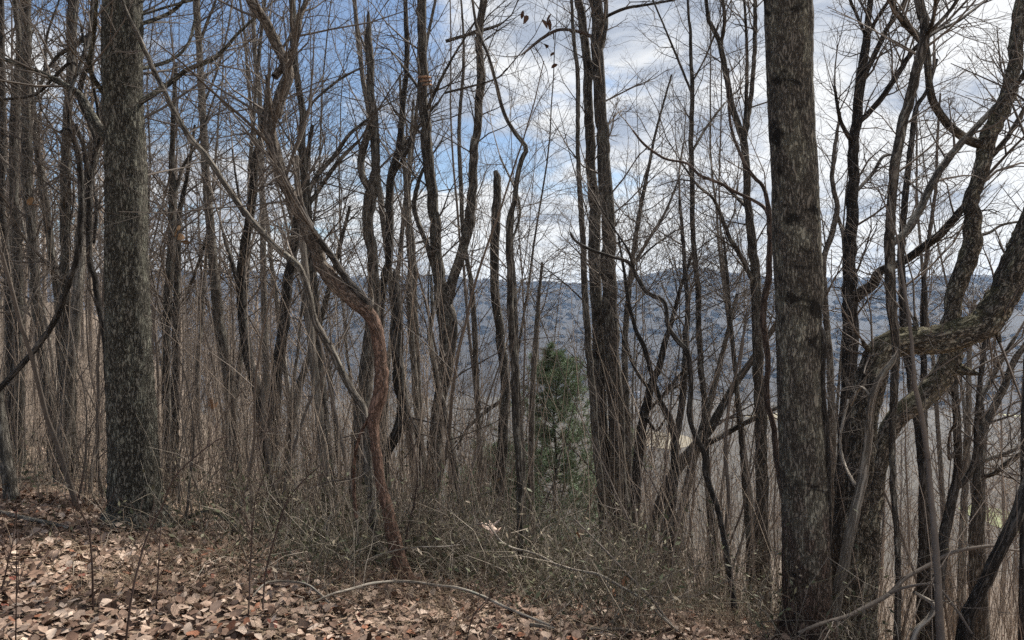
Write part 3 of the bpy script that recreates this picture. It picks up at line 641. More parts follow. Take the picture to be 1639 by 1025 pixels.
HERO['T31'] = tree('forest_tree', 'mottled grey trunk splitting into three upright stems, left of the thick right trunk', 8.8,
    [(1130,0,6),(1138,39,7),(1151,64,8),(1158,97,9),(1164,129,9),(1172,171,10),(1185,209,11),(1193,241,12),(1196,322,12),(1200,345,13),(1203,380,14),(1208,429,15),(1211,477,16),(1212,541,16),(1214,590,17),(1216,632,18),(1219,697,19),(1220,761,20),(1220,841,22),(1222,930,25)], 'grey',
    [[(1156,75,6),(1160,32,6),(1156,-5,5),(1155,-60,4)], [(1193,226,8),(1201,161,8),(1206,113,7),(1209,48,7),(1209,0,6),(1212,-60,5)], [(1192,220,6),(1195,145,6),(1195,64,5),(1191,0,4)],
     [(1205,455,8),(1190,419,7),(1171,387,7),(1158,355,6),(1142,319,5),(1116,296,4),(1090,260,3)], [(1197,330,7),(1188,325,6),(1168,305,5),(1150,290,4)]], twigs=38, sides=14)
HERO['T32'] = tree('red_vine', 'reddish brown smooth stem climbing the left side of the thick right trunk', 4.9,
    [(1166,110,3),(1167,180,4),(1174,219,5),(1190,258,5),(1206,283,6),(1222,300,6),(1230,335,8),(1232,370,9),(1232,397,9),(1230,445,10),(1224,477,10),(1222,519,10),(1229,574,9),(1227,622,9),(1229,650,9),(1238,680,9),(1243,729,10),(1251,780,10),(1260,825,10),(1262,890,10),(1262,975,12)], 'red',
    [[(1233,360,5),(1225,335,6),(1206,321,5),(1180,309,5),(1151,293,5),(1119,280,5),(1100,262,4),(1064,254,4),(1032,232,4),(1013,209,3)]], twigs=10, ty=350, ext=False, tl=(0.3, 0.8), low=3)
HERO['T33'] = tree('great_tree', 'thickest trunk at the right, straight, lichen grey above and reddish brown at the foot', 4.75,
    [(1262,0,74),(1263,60,73),(1264,130,71),(1267,209,71),(1272,290,71),(1276,397,74),(1279,461,73),(1278,525,69),(1279,606,68),(1281,632,69),(1284,729,71),(1289,825,72),(1291,900,73),(1291,985,76)], 'plate',
    sides=64, step=4.5, disp=(0.02, 0.9, 0.005, 0.028, 0.3), flare=0.4, twigs=5, ty=60, low=5, dd=0.1, wob=0.02)
HERO['V4'] = tree('climbing_vine', 'dark vine with an outward bulge running down the right side of the thickest right trunk', 4.68,
    [(1290,440,5),(1294,470,8),(1297,490,10),(1300,512,12),(1313,530,12),(1318,548,12),(1315,574,12),(1315,622,11),(1318,650,10),(1322,680,10),(1325,761,10),(1326,857,10),(1322,985,12)], 'dark', twigs=0, low=3, ext=False, cat='vine', wob=0.02, dd=0)
# --- right group
HERO['T34'] = tree('bent_oak', 'massive bent oak whose mossy furrowed trunk turns level and sweeps out to the right', 6.4,
    [(1372,985,42),(1371,900,38),(1372,800,38),(1377,720,41),(1385,640,44),(1397,588,44),(1416,558,43),(1450,548,42),(1493,545,45),(1541,533,46),(1575,515,46),(1600,485,45),(1618,445,43),(1634,405,42),(1655,350,40),(1672,280,38),(1690,180,34),(1700,60,28),(1705,-60,20)], 'mossy',
    [{'p': [(1462,540,12),(1466,522,9),(1464,508,5)], 'dd': -0.1}, {'p': [(1585,512,14),(1596,532,10),(1600,548,6)], 'dd': -0.15}, {'p': [(1402,575,12),(1388,558,9),(1380,545,5)], 'dd': -0.2}],
    sides=48, step=4.2, disp=(0.22, 1.5, 0.017, 0.045, 0.4), twigs=8, ty=470, ext=False, low=12, dd=-0.3, wob=0.04)
HERO['T35'] = tree('swooping_tree', 'big grey tree with a mossy level base and a U shaped limb swooping left', 6.9,
    [(1638,-5,20),(1628,64,22),(1622,113,22),(1609,161,23),(1596,193,24),(1579,222,26),(1574,251,25),(1564,290,24),(1555,326,24),(1557,364,26),(1553,406,28),(1538,445,28),(1526,487,26),(1523,530,28),(1522,566,33),(1508,602,35),(1480,634,34),(1447,657,31),(1420,692,28),(1406,760,24),(1396,860,22),(1392,950,24)], 'mossy',
    [{'p': [(1575,232,18),(1560,228,15),(1541,219,14),(1512,193,13),(1493,161,12),(1487,129,11),(1485,97,11),(1480,71,11),(1471,61,11),(1455,45,11),(1435,19,10),(1426,0,9),(1412,-50,7)], 'm': 'grey', 'dd': -0.5},
     {'p': [(1488,130,6),(1494,112,5),(1496,92,4)], 'free': True, 'm': 'grey'},
     {'p': [(1520,588,26),(1538,592,19),(1552,596,12),(1562,598,7),(1570,600,2)], 'dd': -0.25},
     {'p': [(1584,262,8),(1606,229,8),(1625,200,7),(1645,165,6)], 'm': 'grey'}, {'p': [(1618,148,9),(1630,132,8),(1650,110,7)], 'm': 'grey'},
     {'p': [(1560,380,6),(1585,372,5),(1605,360,4),(1650,352,4)], 'm': 'grey'}],
    sides=26, step=5.0, disp=(0.20, 1.5, 0.012, 0.045, 0.4), twigs=14, ty=330, low=6)
HERO['T36'] = tree('forest_tree', 'dark upright trunk right of the thickest right trunk, branching into a broad fan', 8.2,
    [(1393,0,9),(1389,48,11),(1385,80,13),(1379,113,15),(1374,155,15),(1372,193,16),(1366,225,16),(1366,290,17),(1364,332,18),(1361,397,19),(1360,445,21),(1361,493,23),(1363,541,24),(1360,590,24),(1355,680,25),(1350,780,26),(1345,900,28)], 'dark',
    [[(1388,60,6),(1378,40,5),(1368,16,5),(1361,0,5),(1355,-40,4)], [(1388,60,6),(1406,26,6),(1424,0,5)], [(1378,135,10),(1400,87,9),(1419,48,8),(1442,13,7),(1452,-10,6)],
     [(1374,197,9),(1400,171,9),(1429,132,9),(1455,90,8),(1473,69,7)], [(1364,232,7),(1356,215,7),(1345,193,6),(1339,161,5),(1336,138,4)], [(1367,312,6),(1397,277,6),(1413,251,5),(1428,248,4)],
     {'p': [(1366,480,20),(1397,455,17),(1409,435,14),(1445,419,13),(1474,400,13),(1506,374,13),(1532,345,12),(1550,322,9)], 'dd': -0.9}],
    sides=16, step=6, twigs=22)
HERO['T36b'] = tree('forest_tree', 'slim wavy trunk between the thickest right trunk and the dark fan shaped tree', 10.5,
    [(1345,180,4),(1336,240,6),(1332,290,7),(1340,330,8),(1333,370,9),(1318,420,9),(1322,500,10),(1330,620,11),(1334,800,13)], 'pale', [[(1335,340,6),(1348,370,6),(1352,410,6),(1354,440,5)]], twigs=24)
HERO['T37'] = tree('forest_tree', 'tall grey trunk crossing in front of the level oak limb, swaying to upper right', 5.6,
    [(1471,0,14),(1480,32,14),(1479,64,15),(1467,113,15),(1455,161,15),(1445,200,15),(1435,251,15),(1429,306,14),(1424,380,16),(1424,429,16),(1427,493,15),(1432,530,13),(1434,575,12),(1430,640,12),(1428,700,10),(1430,790,9),(1436,860,9),(1438,950,10)], 'grey',
    [[(1482,58,7),(1491,40,7),(1496,16,6),(1498,-10,6)], [(1482,60,7),(1500,40,6),(1519,19,6),(1534,-2,6)], [(1482,62,6),(1505,47,5),(1532,35,5),(1582,-2,4)],
     {'p': [(1424,395,10),(1442,380,12),(1458,361,13),(1474,332,12),(1500,280,12),(1532,237,11),(1558,209,10),(1594,170,8),(1622,140,6),(1650,100,5)], 'dd': 0.8}],
    sides=14, step=6, twigs=16, ty=330, tl=(0.4, 1.1))
HERO['T38'] = tree('forest_tree', 'slim dark stem parallel to the tall grey trunk, just right of it', 7.4,
    [(1500,95,4),(1484,145,6),(1467,171,7),(1461,209,8),(1455,258,9),(1449,316,10),(1445,364,10),(1442,413,11),(1445,461,11),(1447,510,12),(1452,560,14),(1460,610,15),(1470,690,12),(1477,760,12),(1482,830,12),(1485,910,13)], 'dark', twigs=20)
HERO['T38b'] = tree('forest_tree', 'thin bare stem standing upright between the tall grey trunk and the swooping tree', 9.0,
    [(1505,150,3),(1500,230,4),(1498,300,5),(1490,360,6),(1480,440,6),(1476,520,7),(1480,640,7),(1486,860,9)], 'sapling', twigs=26)
HERO['T38c'] = tree('broken_snag', 'short thin dark snag rising from behind the level oak limb', 7.2,
    [(1478,440,5),(1480,470,8),(1480,510,9),(1479,540,9),(1478,640,10),(1477,760,11),(1476,900,12)], 'dark', twigs=0, low=3, ext=False, cat='dead tree')
HERO['T39'] = tree('brown_sapling', 'smooth brown sapling in front of the bent oak, slanting from lower right', 4.3,
    [(1405,300,2),(1434,374,3),(1442,429,4),(1455,509,5),(1461,574,6),(1464,616,7),(1475,664,8),(1484,729,8),(1490,793,9),(1496,857,10),(1500,922,11),(1505,1010,12)], 'sapling', twigs=5, ty=560, ext=False, cat='sapling', tl=(0.3, 0.7), low=3)
HERO['T40'] = tree('dead_limb', 'pale barkless dead limb propped against the foot of the bent oak', 4.9,
    [(1434,566,4),(1428,580,9),(1410,603,10),(1396,640,11),(1389,700,13),(1378,780,15),(1361,850,16),(1346,925,17),(1334,985,18)], 'dead',
    [[(1385,790,6),(1368,775,6),(1352,745,5),(1345,700,4),(1358,640,4)], [(1398,640,4),(1378,620,4),(1362,650,3)]], twigs=0, low=2, ext=False, cat='dead limb', stub=True)
HERO['T41'] = tree('forest_tree', 'dark trunk forking low right of the brown sapling, under the mossy stub', 7.0,
    [(1527,590,10),(1529,632,11),(1533,697,12),(1532,761,13),(1522,809,15),(1512,857,16),(1503,925,17)], 'dark',
    [[(1526,785,11),(1545,767,10),(1560,735,9),(1563,680,8),(1568,620,8),(1575,560,8),(1582,530,7),(1592,450,5)], [(1531,715,5),(1520,735,5),(1519,700,4),(1527,680,3)]], twigs=8, ty=680, ext=False, low=8, tl=(0.3, 0.8))
HERO['T43'] = tree('forked_tree', 'grey forked tree at the lower right in front of the valley pasture', 8.0,
    [(1680,470,6),(1648,540,8),(1622,580,10),(1609,616,11),(1590,655,12),(1574,690,14),(1567,745,16),(1567,793,19),(1564,857,23),(1565,955,27)], 'grey',
    [[(1575,690,9),(1570,642,9),(1585,612,8),(1601,580,8),(1625,540,6)], [(1572,740,8),(1600,730,7),(1640,712,7),(1670,700,6)], [(1571,765,8),(1592,758,7),(1610,742,7),(1640,722,6)]], twigs=16, ty=760, ext=False)
HERO['T44'] = tree('leaning_tree', 'dark brown trunk leaning right out of the frame at the lower right corner', 4.7,
    [(1720,560,16),(1685,680,19),(1660,742,20),(1638,793,20),(1622,838,20),(1599,883,19),(1580,925,19),(1549,985,22)], 'dark', twigs=4, ext=False, low=4, dd=0.2, tl=(0.3, 0.7))
HERO['T45'] = tree('forest_tree', 'thin dark stem running along the lower right edge', 5.2,
    [(1642,560,6),(1638,660,7),(1638,760,8),(1637,860,9),(1636,1000,10)], 'dark', twigs=6, ty=800, ext=False, low=5)
HERO['T46'] = tree('forest_tree', 'pale grey trunk behind the forked tree at the lower right', 10.0,
    [(1560,480,5),(1552,560,7),(1550,660,9),(1545,760,10),(1540,880,12)], 'pale', twigs=20, ext=False)
HERO['T47'] = tree('forest_tree', 'slim pale stem seen through the gap right of the elbowed trunk', 13.0,
    [(868,420,4),(862,480,6),(858,540,8),(853,620,9),(850,740,10),(852,850,11)], 'pale', twigs=18, ext=False)
HERO['T48'] = tree('forest_tree', 'thin winding stem left of the mottled trunk near the thick right trunk', 9.0,
    [(1158,380,4),(1164,440,5),(1170,520,6),(1176,580,7),(1180,640,7),(1186,700,8),(1192,780,9),(1198,860,10),(1200,930,11)], 'grey', twigs=22, ext=False)
HERO['T49'] = tree('forest_tree', 'thin bent stem right of the wavy sapling', 8.4,
    [(1196,500,3),(1182,580,4),(1168,640,5),(1161,720,6),(1166,790,6),(1162,860,7),(1165,930,8)], 'sapling', twigs=12, ext=False, cat='sapling')

def part_of(tree_key, name, verts, faces, mat, attrs=None, smooth=True, label=None):
    t = HERO[tree_key]; v = np.asarray(verts, float) - np.array(t.location)
    return link(name, new_mesh(name, v, np.concatenate([np.asarray(f) for f in faces]), [len(f) for f in faces], attrs, smooth), M[mat], t, label)

# bracket fungus on the twin trunk
fv = []; ff = []; c = at(679, 126, 9.45)
for lay in range(3):
    b = len(fv); nseg = 9
    for i in range(nseg):
        a = math.pi * i / (nseg - 1); rr = 0.085 * (1 - 0.18 * lay) * (1 + 0.1 * math.sin(i * 2.3 + lay))
        for zz in (0, 0.022): fv.append((c[0] + math.cos(a) * rr + 0.02 * lay, c[1] - math.sin(a) * rr, c[2] - 0.045 * lay + zz - 0.01 * math.sin(a)))
    for i in range(nseg - 1): ff.append([b + 2 * i, b + 2 * i + 2, b + 2 * i + 3, b + 2 * i + 1])
    ff.append([b + 2 * i for i in range(nseg)][::-1]); ff.append([b + 2 * i + 1 for i in range(nseg)])
part_of('T18', 'bracket_fungus', fv, ff, 'fungus', smooth=False, label='pinkish brown shelf fungus on the trunk')
# ------------------------------------------------------------------ leaves
TINTS = np.array([(0.335, 0.25, 0.197), (0.265, 0.19, 0.148), (0.45, 0.355, 0.29), (0.21, 0.143, 0.108), (0.165, 0.106, 0.078), (0.12, 0.075, 0.055), (0.075, 0.049, 0.038), (0.22, 0.10, 0.06), (0.14, 0.048, 0.034)])
TW = np.array([0.17, 0.18, 0.09, 0.18, 0.15, 0.11, 0.09, 0.025, 0.008])
def leaf_arrays(rs, pos, size, tilt, lift):
    n = len(pos); m = 8; a = np.arange(m) * 2 * math.pi / m
    lob = np.array([1.0, 0.86, 0.95, 0.84, 0.95, 0.86, 0.98, 0.86])[None] * (1 + 0.22 * (rs.random((n, m)) - 0.5))
    ox = np.cos(a)[None] * lob * size[:, None] * 0.62; oy = np.sin(a)[None] * lob * size[:, None] * rs.uniform(0.28, 0.5, (n, 1))
    L = np.zeros((n, m + 1, 3)); L[:, 1:, 0] = ox; L[:, 1:, 1] = oy
    cu = rs.normal(size=(n, 1)) * 4.0; cv = np.abs(rs.normal(size=(n, 1))) * 9.0 * np.where(rs.random((n, 1)) < 0.7, 1, -1)
    L[:, :, 2] = cu * L[:, :, 0] ** 2 + cv * L[:, :, 1] ** 2 + rs.normal(size=(n, m + 1)) * size[:, None] * 0.03
    yaw = rs.uniform(0, 6.28, n); ta = rs.normal(size=n) * tilt; tb = rs.normal(size=n) * tilt
    c, s = np.cos(ta)[:, None], np.sin(ta)[:, None]; y, z = L[:, :, 1] * c - L[:, :, 2] * s, L[:, :, 1] * s + L[:, :, 2] * c
    c, s = np.cos(tb)[:, None], np.sin(tb)[:, None]; x, z = L[:, :, 0] * c - z * s, L[:, :, 0] * s + z * c
    c, s = np.cos(yaw)[:, None], np.sin(yaw)[:, None]; x, y = x * c - y * s, x * s + y * c
    V = np.stack([x, y, z], -1); V[:, :, 2] -= V[:, :, 2].min(1)[:, None] * 0.6
    V = V + pos[:, None]; V[:, :, 2] += lift[:, None]
    t = TINTS[rs.choice(len(TINTS), n, p=TW / TW.sum())] * rs.uniform(0.8, 1.15, (n, 1))
    T = np.ones((n, m + 1, 4)); T[:, :, :3] = t[:, None] * rs.uniform(0.9, 1.1, (n, m + 1, 1))
    j = np.arange(m); tri = np.stack([np.zeros(m, int), 1 + j, 1 + (j + 1) % m], -1)
    f = (tri[None] + (np.arange(n) * (m + 1))[:, None, None]).reshape(-1, 3)
    return V.reshape(-1, 3), f, T.reshape(-1, 4)
rs = np.random.default_rng(11)
def in_view(n, d0, d1, p):
    d = d0 + (d1 - d0) * rs.random(n) ** p; x = d * rs.uniform(-0.80, 0.80, n); return x, d
x1, y1 = in_view(33000, 2.3, 7.0, 0.8); x2, y2 = in_view(9000, 6.0, 26.0, 1.3)
keep = (x2 < -0.05 * y2) | (rs.random(len(x2)) < 0.35); x2, y2 = x2[keep], y2[keep]
bx_ = [(HERO[k_].location.x, HERO[k_].location.y) for k_ in ('T1', 'T33', 'T14', 'T34', 'T22')]
x3 = np.concatenate([rs.normal(a_, 0.30, 420) for a_, _ in bx_]); y3 = np.concatenate([rs.normal(b_, 0.28, 420) for _, b_ in bx_])
x = np.concatenate([x1, x2, x3]); y = np.concatenate([y1, y2, y3]); n = len(x)
pos = np.stack([x, y, gz(x, y)], -1)
V, f, T = leaf_arrays(rs, pos, 0.020 + 0.052 * rs.random(n) ** 1.5, 0.40, rs.random(n) ** 2 * 0.04)
link('leaf_litter', new_mesh('leaf_litter', V, f, np.full(len(f), 3), {'tint': T}), M['leaf'], ground, kind='stuff')
LEAVES = []
for i in range(30):
    V, f, T = leaf_arrays(rs, np.zeros((1, 3)), np.array([rs.uniform(0.038, 0.066)]), 0.25, np.zeros(1))
    LEAVES.append(new_mesh('fallen_leaf', V, f, np.full(len(f), 3), {'tint': T})); LEAVES[-1].materials.append(M['leaf'])
k = 0
while k < 290:
    px = rs.uniform(-20, 1660); py = 1030 - 170 * rs.random() ** 1.5
    d = hit(px, py)
    if d > 5.6: continue
    p = at(px, py, d); o = link('fallen_leaf', LEAVES[k % 30], parent=ground)
    o.location = (p[0], d, g1(p[0], d) + 0.022 + 0.015 * rs.random()); o.rotation_euler = (rs.normal() * 0.2, rs.normal() * 0.2, rs.uniform(0, 6.28)); k += 1

def hang_leaves(key, spots, d, size=0.10, tint=None):
    t = HERO[key]
    for (px, py) in spots:
        V, f, T = leaf_arrays(rs, np.zeros((1, 3)), np.array([size * rs.uniform(0.8, 1.2)]), 0.9, np.zeros(1))
        if tint: T[:, :3] = tint
        V = V - V.mean(0); V[:, 2] *= 1.5
        me = new_mesh('leaf', V, f, np.full(len(f), 3), {'tint': T}, False); o = link('leaf', me, M['leaf'], t)
        p = at(px, py, d) - np.array(t.location); o.location = p
hang_leaves('T24', [(836,24),(842,31),(872,38),(880,40),(878,30),(886,56),(874,73),(884,87),(887,106)], 9.4, 0.085, (0.10, 0.055, 0.035))
hang_leaves('T10', [(282,372),(290,380),(297,388),(286,365)], 8.8, 0.08, (0.16, 0.095, 0.05))
hang_leaves('T12', [(338,647),(345,649)], 8.0, 0.08, (0.26, 0.15, 0.085))
hang_leaves('T3', [(48,322),(55,328)], 7.0, 0.06, (0.2, 0.12, 0.06))

# ------------------------------------------------------------------ fallen branches
def fallen(name, label, P, h=0.06, mat='dead', d=None, twigs=5, cat='fallen branch', sides=9):
    r = np.random.default_rng(int(P[0][0] * 3 + P[-1][0])); Q = catmull(P, 8.0)
    pts = []
    ds = [(hit(q[0], q[1], h) if d is None else d[0] + (d[1] - d[0]) * i / (len(Q) - 1)) for i, q in enumerate(Q)]
    ds = np.array(ds); kx = np.ones(9) / 9; ds = np.convolve(np.pad(ds, 4, mode='edge'), kx, 'valid')
    pts = np.array([at(q[0], q[1], dd) for q, dd in zip(Q, ds)]); rad = Q[:, 2] * 0.39 * ds / F
    base = pts[len(pts) // 2].copy(); root = link(name, None, label=label, cat=cat); root.location = base
    tb = Tubes(); tb.add(pts - base, rad, sides, (0.12, 1.3, 0, 1, 1)); link('stem', tb.mesh('stem'), M[mat], root)
    for c in range(twigs):
        cr = Tubes(); i = r.integers(2, len(pts) - 2); bd = nrm(pts[i + 1] - pts[i]); dr = rotdir(bd, r.uniform(0.5, 1.2), r); dr[2] = abs(dr[2]) * 0.7 + 0.05
        grow(cr, pts[i] - base, dr, r.uniform(0.25, 0.7), max(0.003, rad[i] * 0.4), 1, r, 0.0, 0.2, 4)
        link('twig', cr.mesh('twig'), M[mat], root)
    HERO[label] = root
    return root
fallen('fallen_branch', 'long fallen branch curving down from the lower right edge to the thick right trunk', [(1660,884,4),(1615,880,5),(1590,874,6),(1542,880,7),(1512,890,7),(1492,902,8),(1450,925,8),(1422,952,9),(1380,975,9),(1355,987,8),(1310,1000,8),(1277,1014,7)], d=(5.6, 4.25), mat='sapling', twigs=9)
fallen('fallen_branch', 'thin dark side branch forking right from the long fallen branch near the bent oak', [(1424,950,5),(1455,939,5),(1497,938,5),(1530,975,5),(1555,1014,5)], d=(4.55, 4.3), mat='sapling', twigs=5)
fallen('fallen_branch', 'pale arched fallen branch lying across the leaves below the rust red trunk', [(500,965,4),(530,952,5),(560,944,6),(597,934,6),(650,931,6),(697,937,6),(735,942,6),(772,955,6),(820,977,6),(880,1001,5)], h=0.14, mat='dead', twigs=6)
fallen('fallen_branch', 'short pale branch arching over leaves at the lower centre left', [(405,955,4),(417,940,4),(435,931,5),(472,932,5),(497,939,5),(527,965,4)], h=0.10, mat='dead', twigs=4)
fallen('fallen_branch', 'long pale fallen branch running down right from the elbowed trunk through the thicket', [(732,846,2.5),(765,839,3),(782,842,3),(800,865,4),(820,877,4),(857,887,5),(895,906,5),(927,914,5),(957,920,6),(995,940,6),(1032,962,6),(1057,985,6),(1085,1012,6)], d=(5.2, 4.3), mat='dead', twigs=8)
fallen('fallen_branch', 'grey brown fallen branch crossing the long pale one right of the elbowed trunk', [(918,830,3),(960,872,4),(1007,922,5),(1040,955,6),(1062,985,6),(1075,1000,6)], d=(5.3, 4.35), mat='sapling', twigs=7)
fallen('fallen_log', 'grey log lying on the leaves at the left edge', [(-30,812,8),(0,820,9),(37,829,9),(82,838,8),(110,846,6)], h=0.05, mat='pale', twigs=0, cat='log')
fallen('fallen_branch', 'dark mossy fallen branch humped above the leaves right of the furrowed trunk', [(270,838,4),(291,832,6),(312,824,7),(334,818,7),(362,829,8),(380,842,8),(395,866,6)], d=(6.2, 5.6), mat='mossy', twigs=4)
fallen('fallen_branch', 'dark arched branch in the thicket left of the mottled slim trunk', [(420,802,4),(458,812,6),(484,822,7),(513,838,7),(525,850,5)], d=(6.6, 6.2), mat='dark', twigs=4)
fallen('fallen_log', 'short weathered grey log at the lower middle, left of its longer neighbour', [(848,1000,7),(865,1002,9),(888,1007,8)], h=0.04, mat='dead', twigs=1, cat='log')
fallen('fallen_log', 'weathered grey log at the lower middle, flat on the leaves, the longer of two', [(940,1007,7),(970,1008,9),(1000,1008,9),(1018,1011,6)], h=0.04, mat='dead', twigs=2, cat='log')
fallen('forked_stub', 'pale forked dead stub poking up at the lower right', [(1463,948,6),(1478,957,9),(1492,966,10),(1495,975,10),(1485,992,11),(1468,1008,12),(1460,1030,13)], d=(4.5, 4.4), mat='dead', twigs=1)
fallen('bare_twig', 'long pale level twig crossing in front of the rust red trunk', [(560,930,2),(585,900,2.5),(612,887,3),(660,877,3),(710,875,2.6),(745,871,2)], d=(4.9, 4.7), mat='dead', twigs=3, cat='twig')
hang_leaves('long pale fallen branch running down right from the elbowed trunk through the thicket', [(772,848),(778,842),(797,835),(793,848),(786,858)], 5.2, 0.085, (0.60, 0.46, 0.38))
hang_leaves('grey brown fallen branch crossing the long pale one right of the elbowed trunk', [(925,856),(983,950),(1000,930)], 5.0, 0.05, (0.30, 0.15, 0.085))

# foreground stalks
def stalk(label, P, w=3.0):
    P = [(a, b, w * (0.45 + 0.55 * i / (len(P) - 1))) for i, (a, b) in enumerate(P)][::-1]
    d = hit(P[0][0], min(P[0][1], 1120)); r = np.random.default_rng(int(P[0][0]))
    pts, rad, Q, dep = traced(P, d, r, r.uniform(-0.1, 0.2), 10.0, 0.04)
    pts = np.vstack([pts[0] - np.array([0, 0, 0.15]), pts]); rad = np.concatenate([[rad[0]], rad]); base = pts[0].copy(); base[2] += 0.15
    root = link('woody_stalk', None, label=label, cat='stalk'); root.location = base
    t = Tubes(); t.add(pts - base, rad, 6, (0.1, 2, 0, 1, 1)); link('stem', t.mesh('stem'), M['stalk'], root)
    for i in range(7):
        c = Tubes(); j = r.integers(len(pts) // 3, len(pts) - 1); grow(c, pts[j] - base, rotdir(nrm(pts[j] - pts[j - 1]), r.uniform(0.4, 0.9), r), r.uniform(0.12, 0.4), 0.0022, 1, r, 0.04, 0.15, 3)
        link('twig', c.mesh('twig'), M['stalk'], root)
stalk('dark whip of a shrub arching up right in front of the furrowed trunk', [(365,700), (345,706), (284,758), (262,806), (237,855), (222,905), (210,960), (201,1030)], 4)
stalk('thin dark upright stalk directly below the furrowed trunk', [(122,790), (128,815), (140,840), (145,870), (148,920), (149,980)], 4)
stalk('thin stalk rising straight at the far lower left corner', [(26,800), (27,880), (26,960), (25,1035)], 2.6)
stalk('thin slanting stalk at the left edge below the log', [(26,812), (22,860), (12,905), (0,955)], 3)
stalk('tall thin dark stalk left of the mottled slim trunk, nearly vertical', [(424,760), (412,790), (407,810), (402,880), (399,950), (397,1000)], 3)
stalk('dark stalk arching up right in the middle of the left foreground', [(505,752), (494,761), (465,793), (452,822), (438,867), (425,920), (420,985)], 3.2)
stalk('short dark stalk beside the arching whip below the furrowed trunk', [(260,812), (257,850), (254,900), (250,980)], 2.6)
stalk('thin dark stalk slanting up right at the lower middle', [(800,930), (785,955), (758,985), (745,1035)], 2.6)
stalk('thin bare shrub stem in front of the black hooked snag', [(655,690), (668,750), (664,800), (652,850), (645,930)], 3)
stalk('reddish thin stem growing in front of the thick right trunk', [(1284,660), (1278,720), (1273,780), (1274,860), (1278,930), (1280,1010)], 2.6)

# ------------------------------------------------------------------ white pines
def pine(label, px, d, ytop, ybot, wpx, seed, dens=1.0):
    r = np.random.default_rng(seed); x = (px - CX) * d / F; zt = EYE - (ytop - HY) * d / F; zb = g1(x, d); zlow = EYE - (ybot - HY) * d / F
    base = np.array([x, d, zb]); H = zt - zb; root = link('pine_tree', None, label=label, cat='pine'); root.location = base
    n = 16; P = np.stack([r.normal(size=n) * 0.02, r.normal(size=n) * 0.02, np.linspace(-0.3, H, n)], -1)
    tb = Tubes(); tb.add(P, np.linspace(0.055, 0.008, n) * H / 4, 8, (0.1, 1.3, 0, 1, 1)); link('trunk', tb.mesh('trunk'), M['dark'], root)
    br = Tubes(); tip = []
    lo = max(0.25, zlow - zb); z = lo
    Wm = wpx * d / F / 2
    while z < H:
        t = (z - lo) / (H - lo); L = Wm * (1.15 - 0.80 * t ** 1.5) * r.uniform(0.35, 1.3)
        for b in range(int(5 * dens) + 1):
            a = r.uniform(0, 6.28); dr = np.array([math.cos(a), math.sin(a), 0.10 + 0.45 * t])
            t0 = Tubes(); bq = Tubes(); grow(t0, np.array([0, 0, z + r.normal() * 0.05]), dr, L * r.uniform(0.7, 1.1), 0.012, 1, r, 0.03, 0.10, 6, 5, (0.5, 0.9))
            for key, lst in t0.g.items():
                for (pp, rr) in lst:
                    bq.add(pp, rr, 3); m = len(pp)
                    for q in range(8):
                        u = r.uniform(0.25, 1.0) * (m - 1); i = min(int(u), m - 2); tip.append(np.concatenate([pp[i] * (1 - u + i) + pp[i + 1] * (u - i), nrm(pp[i + 1] - pp[i])]))
            link('branch', bq.mesh('branch'), M['twig'], root)
        z += 0.24 * r.uniform(0.7, 1.3)
    tip = np.array(tip); K = 14; N = len(tip) * K
    o = np.repeat(tip[:, :3], K, 0); dr = nrm(np.repeat(tip[:, 3:], K, 0) * 0.7 + r.normal(size=(N, 3)) * 0.55 + np.array([0, 0, 0.1])); ln = r.uniform(0.07, 0.15, (N, 1))
    sd_ = nrm(np.cross(dr, r.normal(size=(N, 3)))) * 0.0042
    V = np.stack([o - sd_, o + sd_, o + dr * ln], 1).reshape(-1, 3); f = np.arange(N * 3).reshape(-1, 3)
    T = np.ones((N, 3, 4)); T[:, :, :3] = (np.array([0.18, 0.25, 0.16])[None] * r.uniform(0.6, 1.4, (N, 1)) + np.array([0.02, 0.0, 0.0]) * r.random((N, 1)))[:, None]
    link('needles', new_mesh('needles', V, f, np.full(N, 3), {'tint': T.reshape(-1, 4)}, False), M['green'], root)
pine('soft green young pine standing left of the weathered double trunk', 888, 15.0, 580, 890, 230, 5, 1.5)
pine('low green pine bush behind the splintered snag', 782, 15.0, 722, 860, 160, 8, 1.2)

# ------------------------------------------------------------------ background trees and saplings
PROTO = []
for s_, (Ht, r0, first, nb, bl, tw) in enumerate([(13, .050, .30, 24, .17, 0), (15, .065, .35, 24, .16, 0), (11, .038, .25, 22, .20, 0), (14, .045, .33, 24, .16, 1), (12, .055, .28, 22, .20, 0), (9, .030, .22, 22, .20, 0), (16, .080, .38, 24, .17, 0), (10.5, .034, .20, 24, .18, 1)]):
    PROTO.append(proto_tree(100 + s_, Ht, r0, first, nb, bl, 2, 0.06, 0.04, 6, bool(tw)))
for i, (a, b) in enumerate(PROTO): a.materials.append(M[('grey', 'pale', 'sapling', 'pale', 'grey', 'sapling', 'pale', 'sapling')[i]]); b.materials.append(M['twig'])
ZB = [170, 400, 600, 840, 1000, 1240]
ZN = ['behind the vine hung trunks at the left', 'between furrowed and crooked brown trunks', 'behind the rust red bent tree', 'behind the twin trunk tree and splintered snag', 'behind the green pine and double trunk', 'between double trunk and thickest right trunk', 'behind the bent oak at the right']
def zone(px): return sum(px > b for b in ZB)
rt = np.random.default_rng(21); ORD = []
NTH = ['first', 'second', 'third', 'fourth', 'fifth', 'sixth', 'seventh', 'eighth', 'ninth', 'tenth', 'eleventh', 'twelfth', 'thirteenth', 'fourteenth', 'fifteenth', 'sixteenth', 'seventeenth', 'eighteenth']
NB = [13, 17, 14, 16, 7, 16, 15]; edges = [-90] + ZB + [1740]
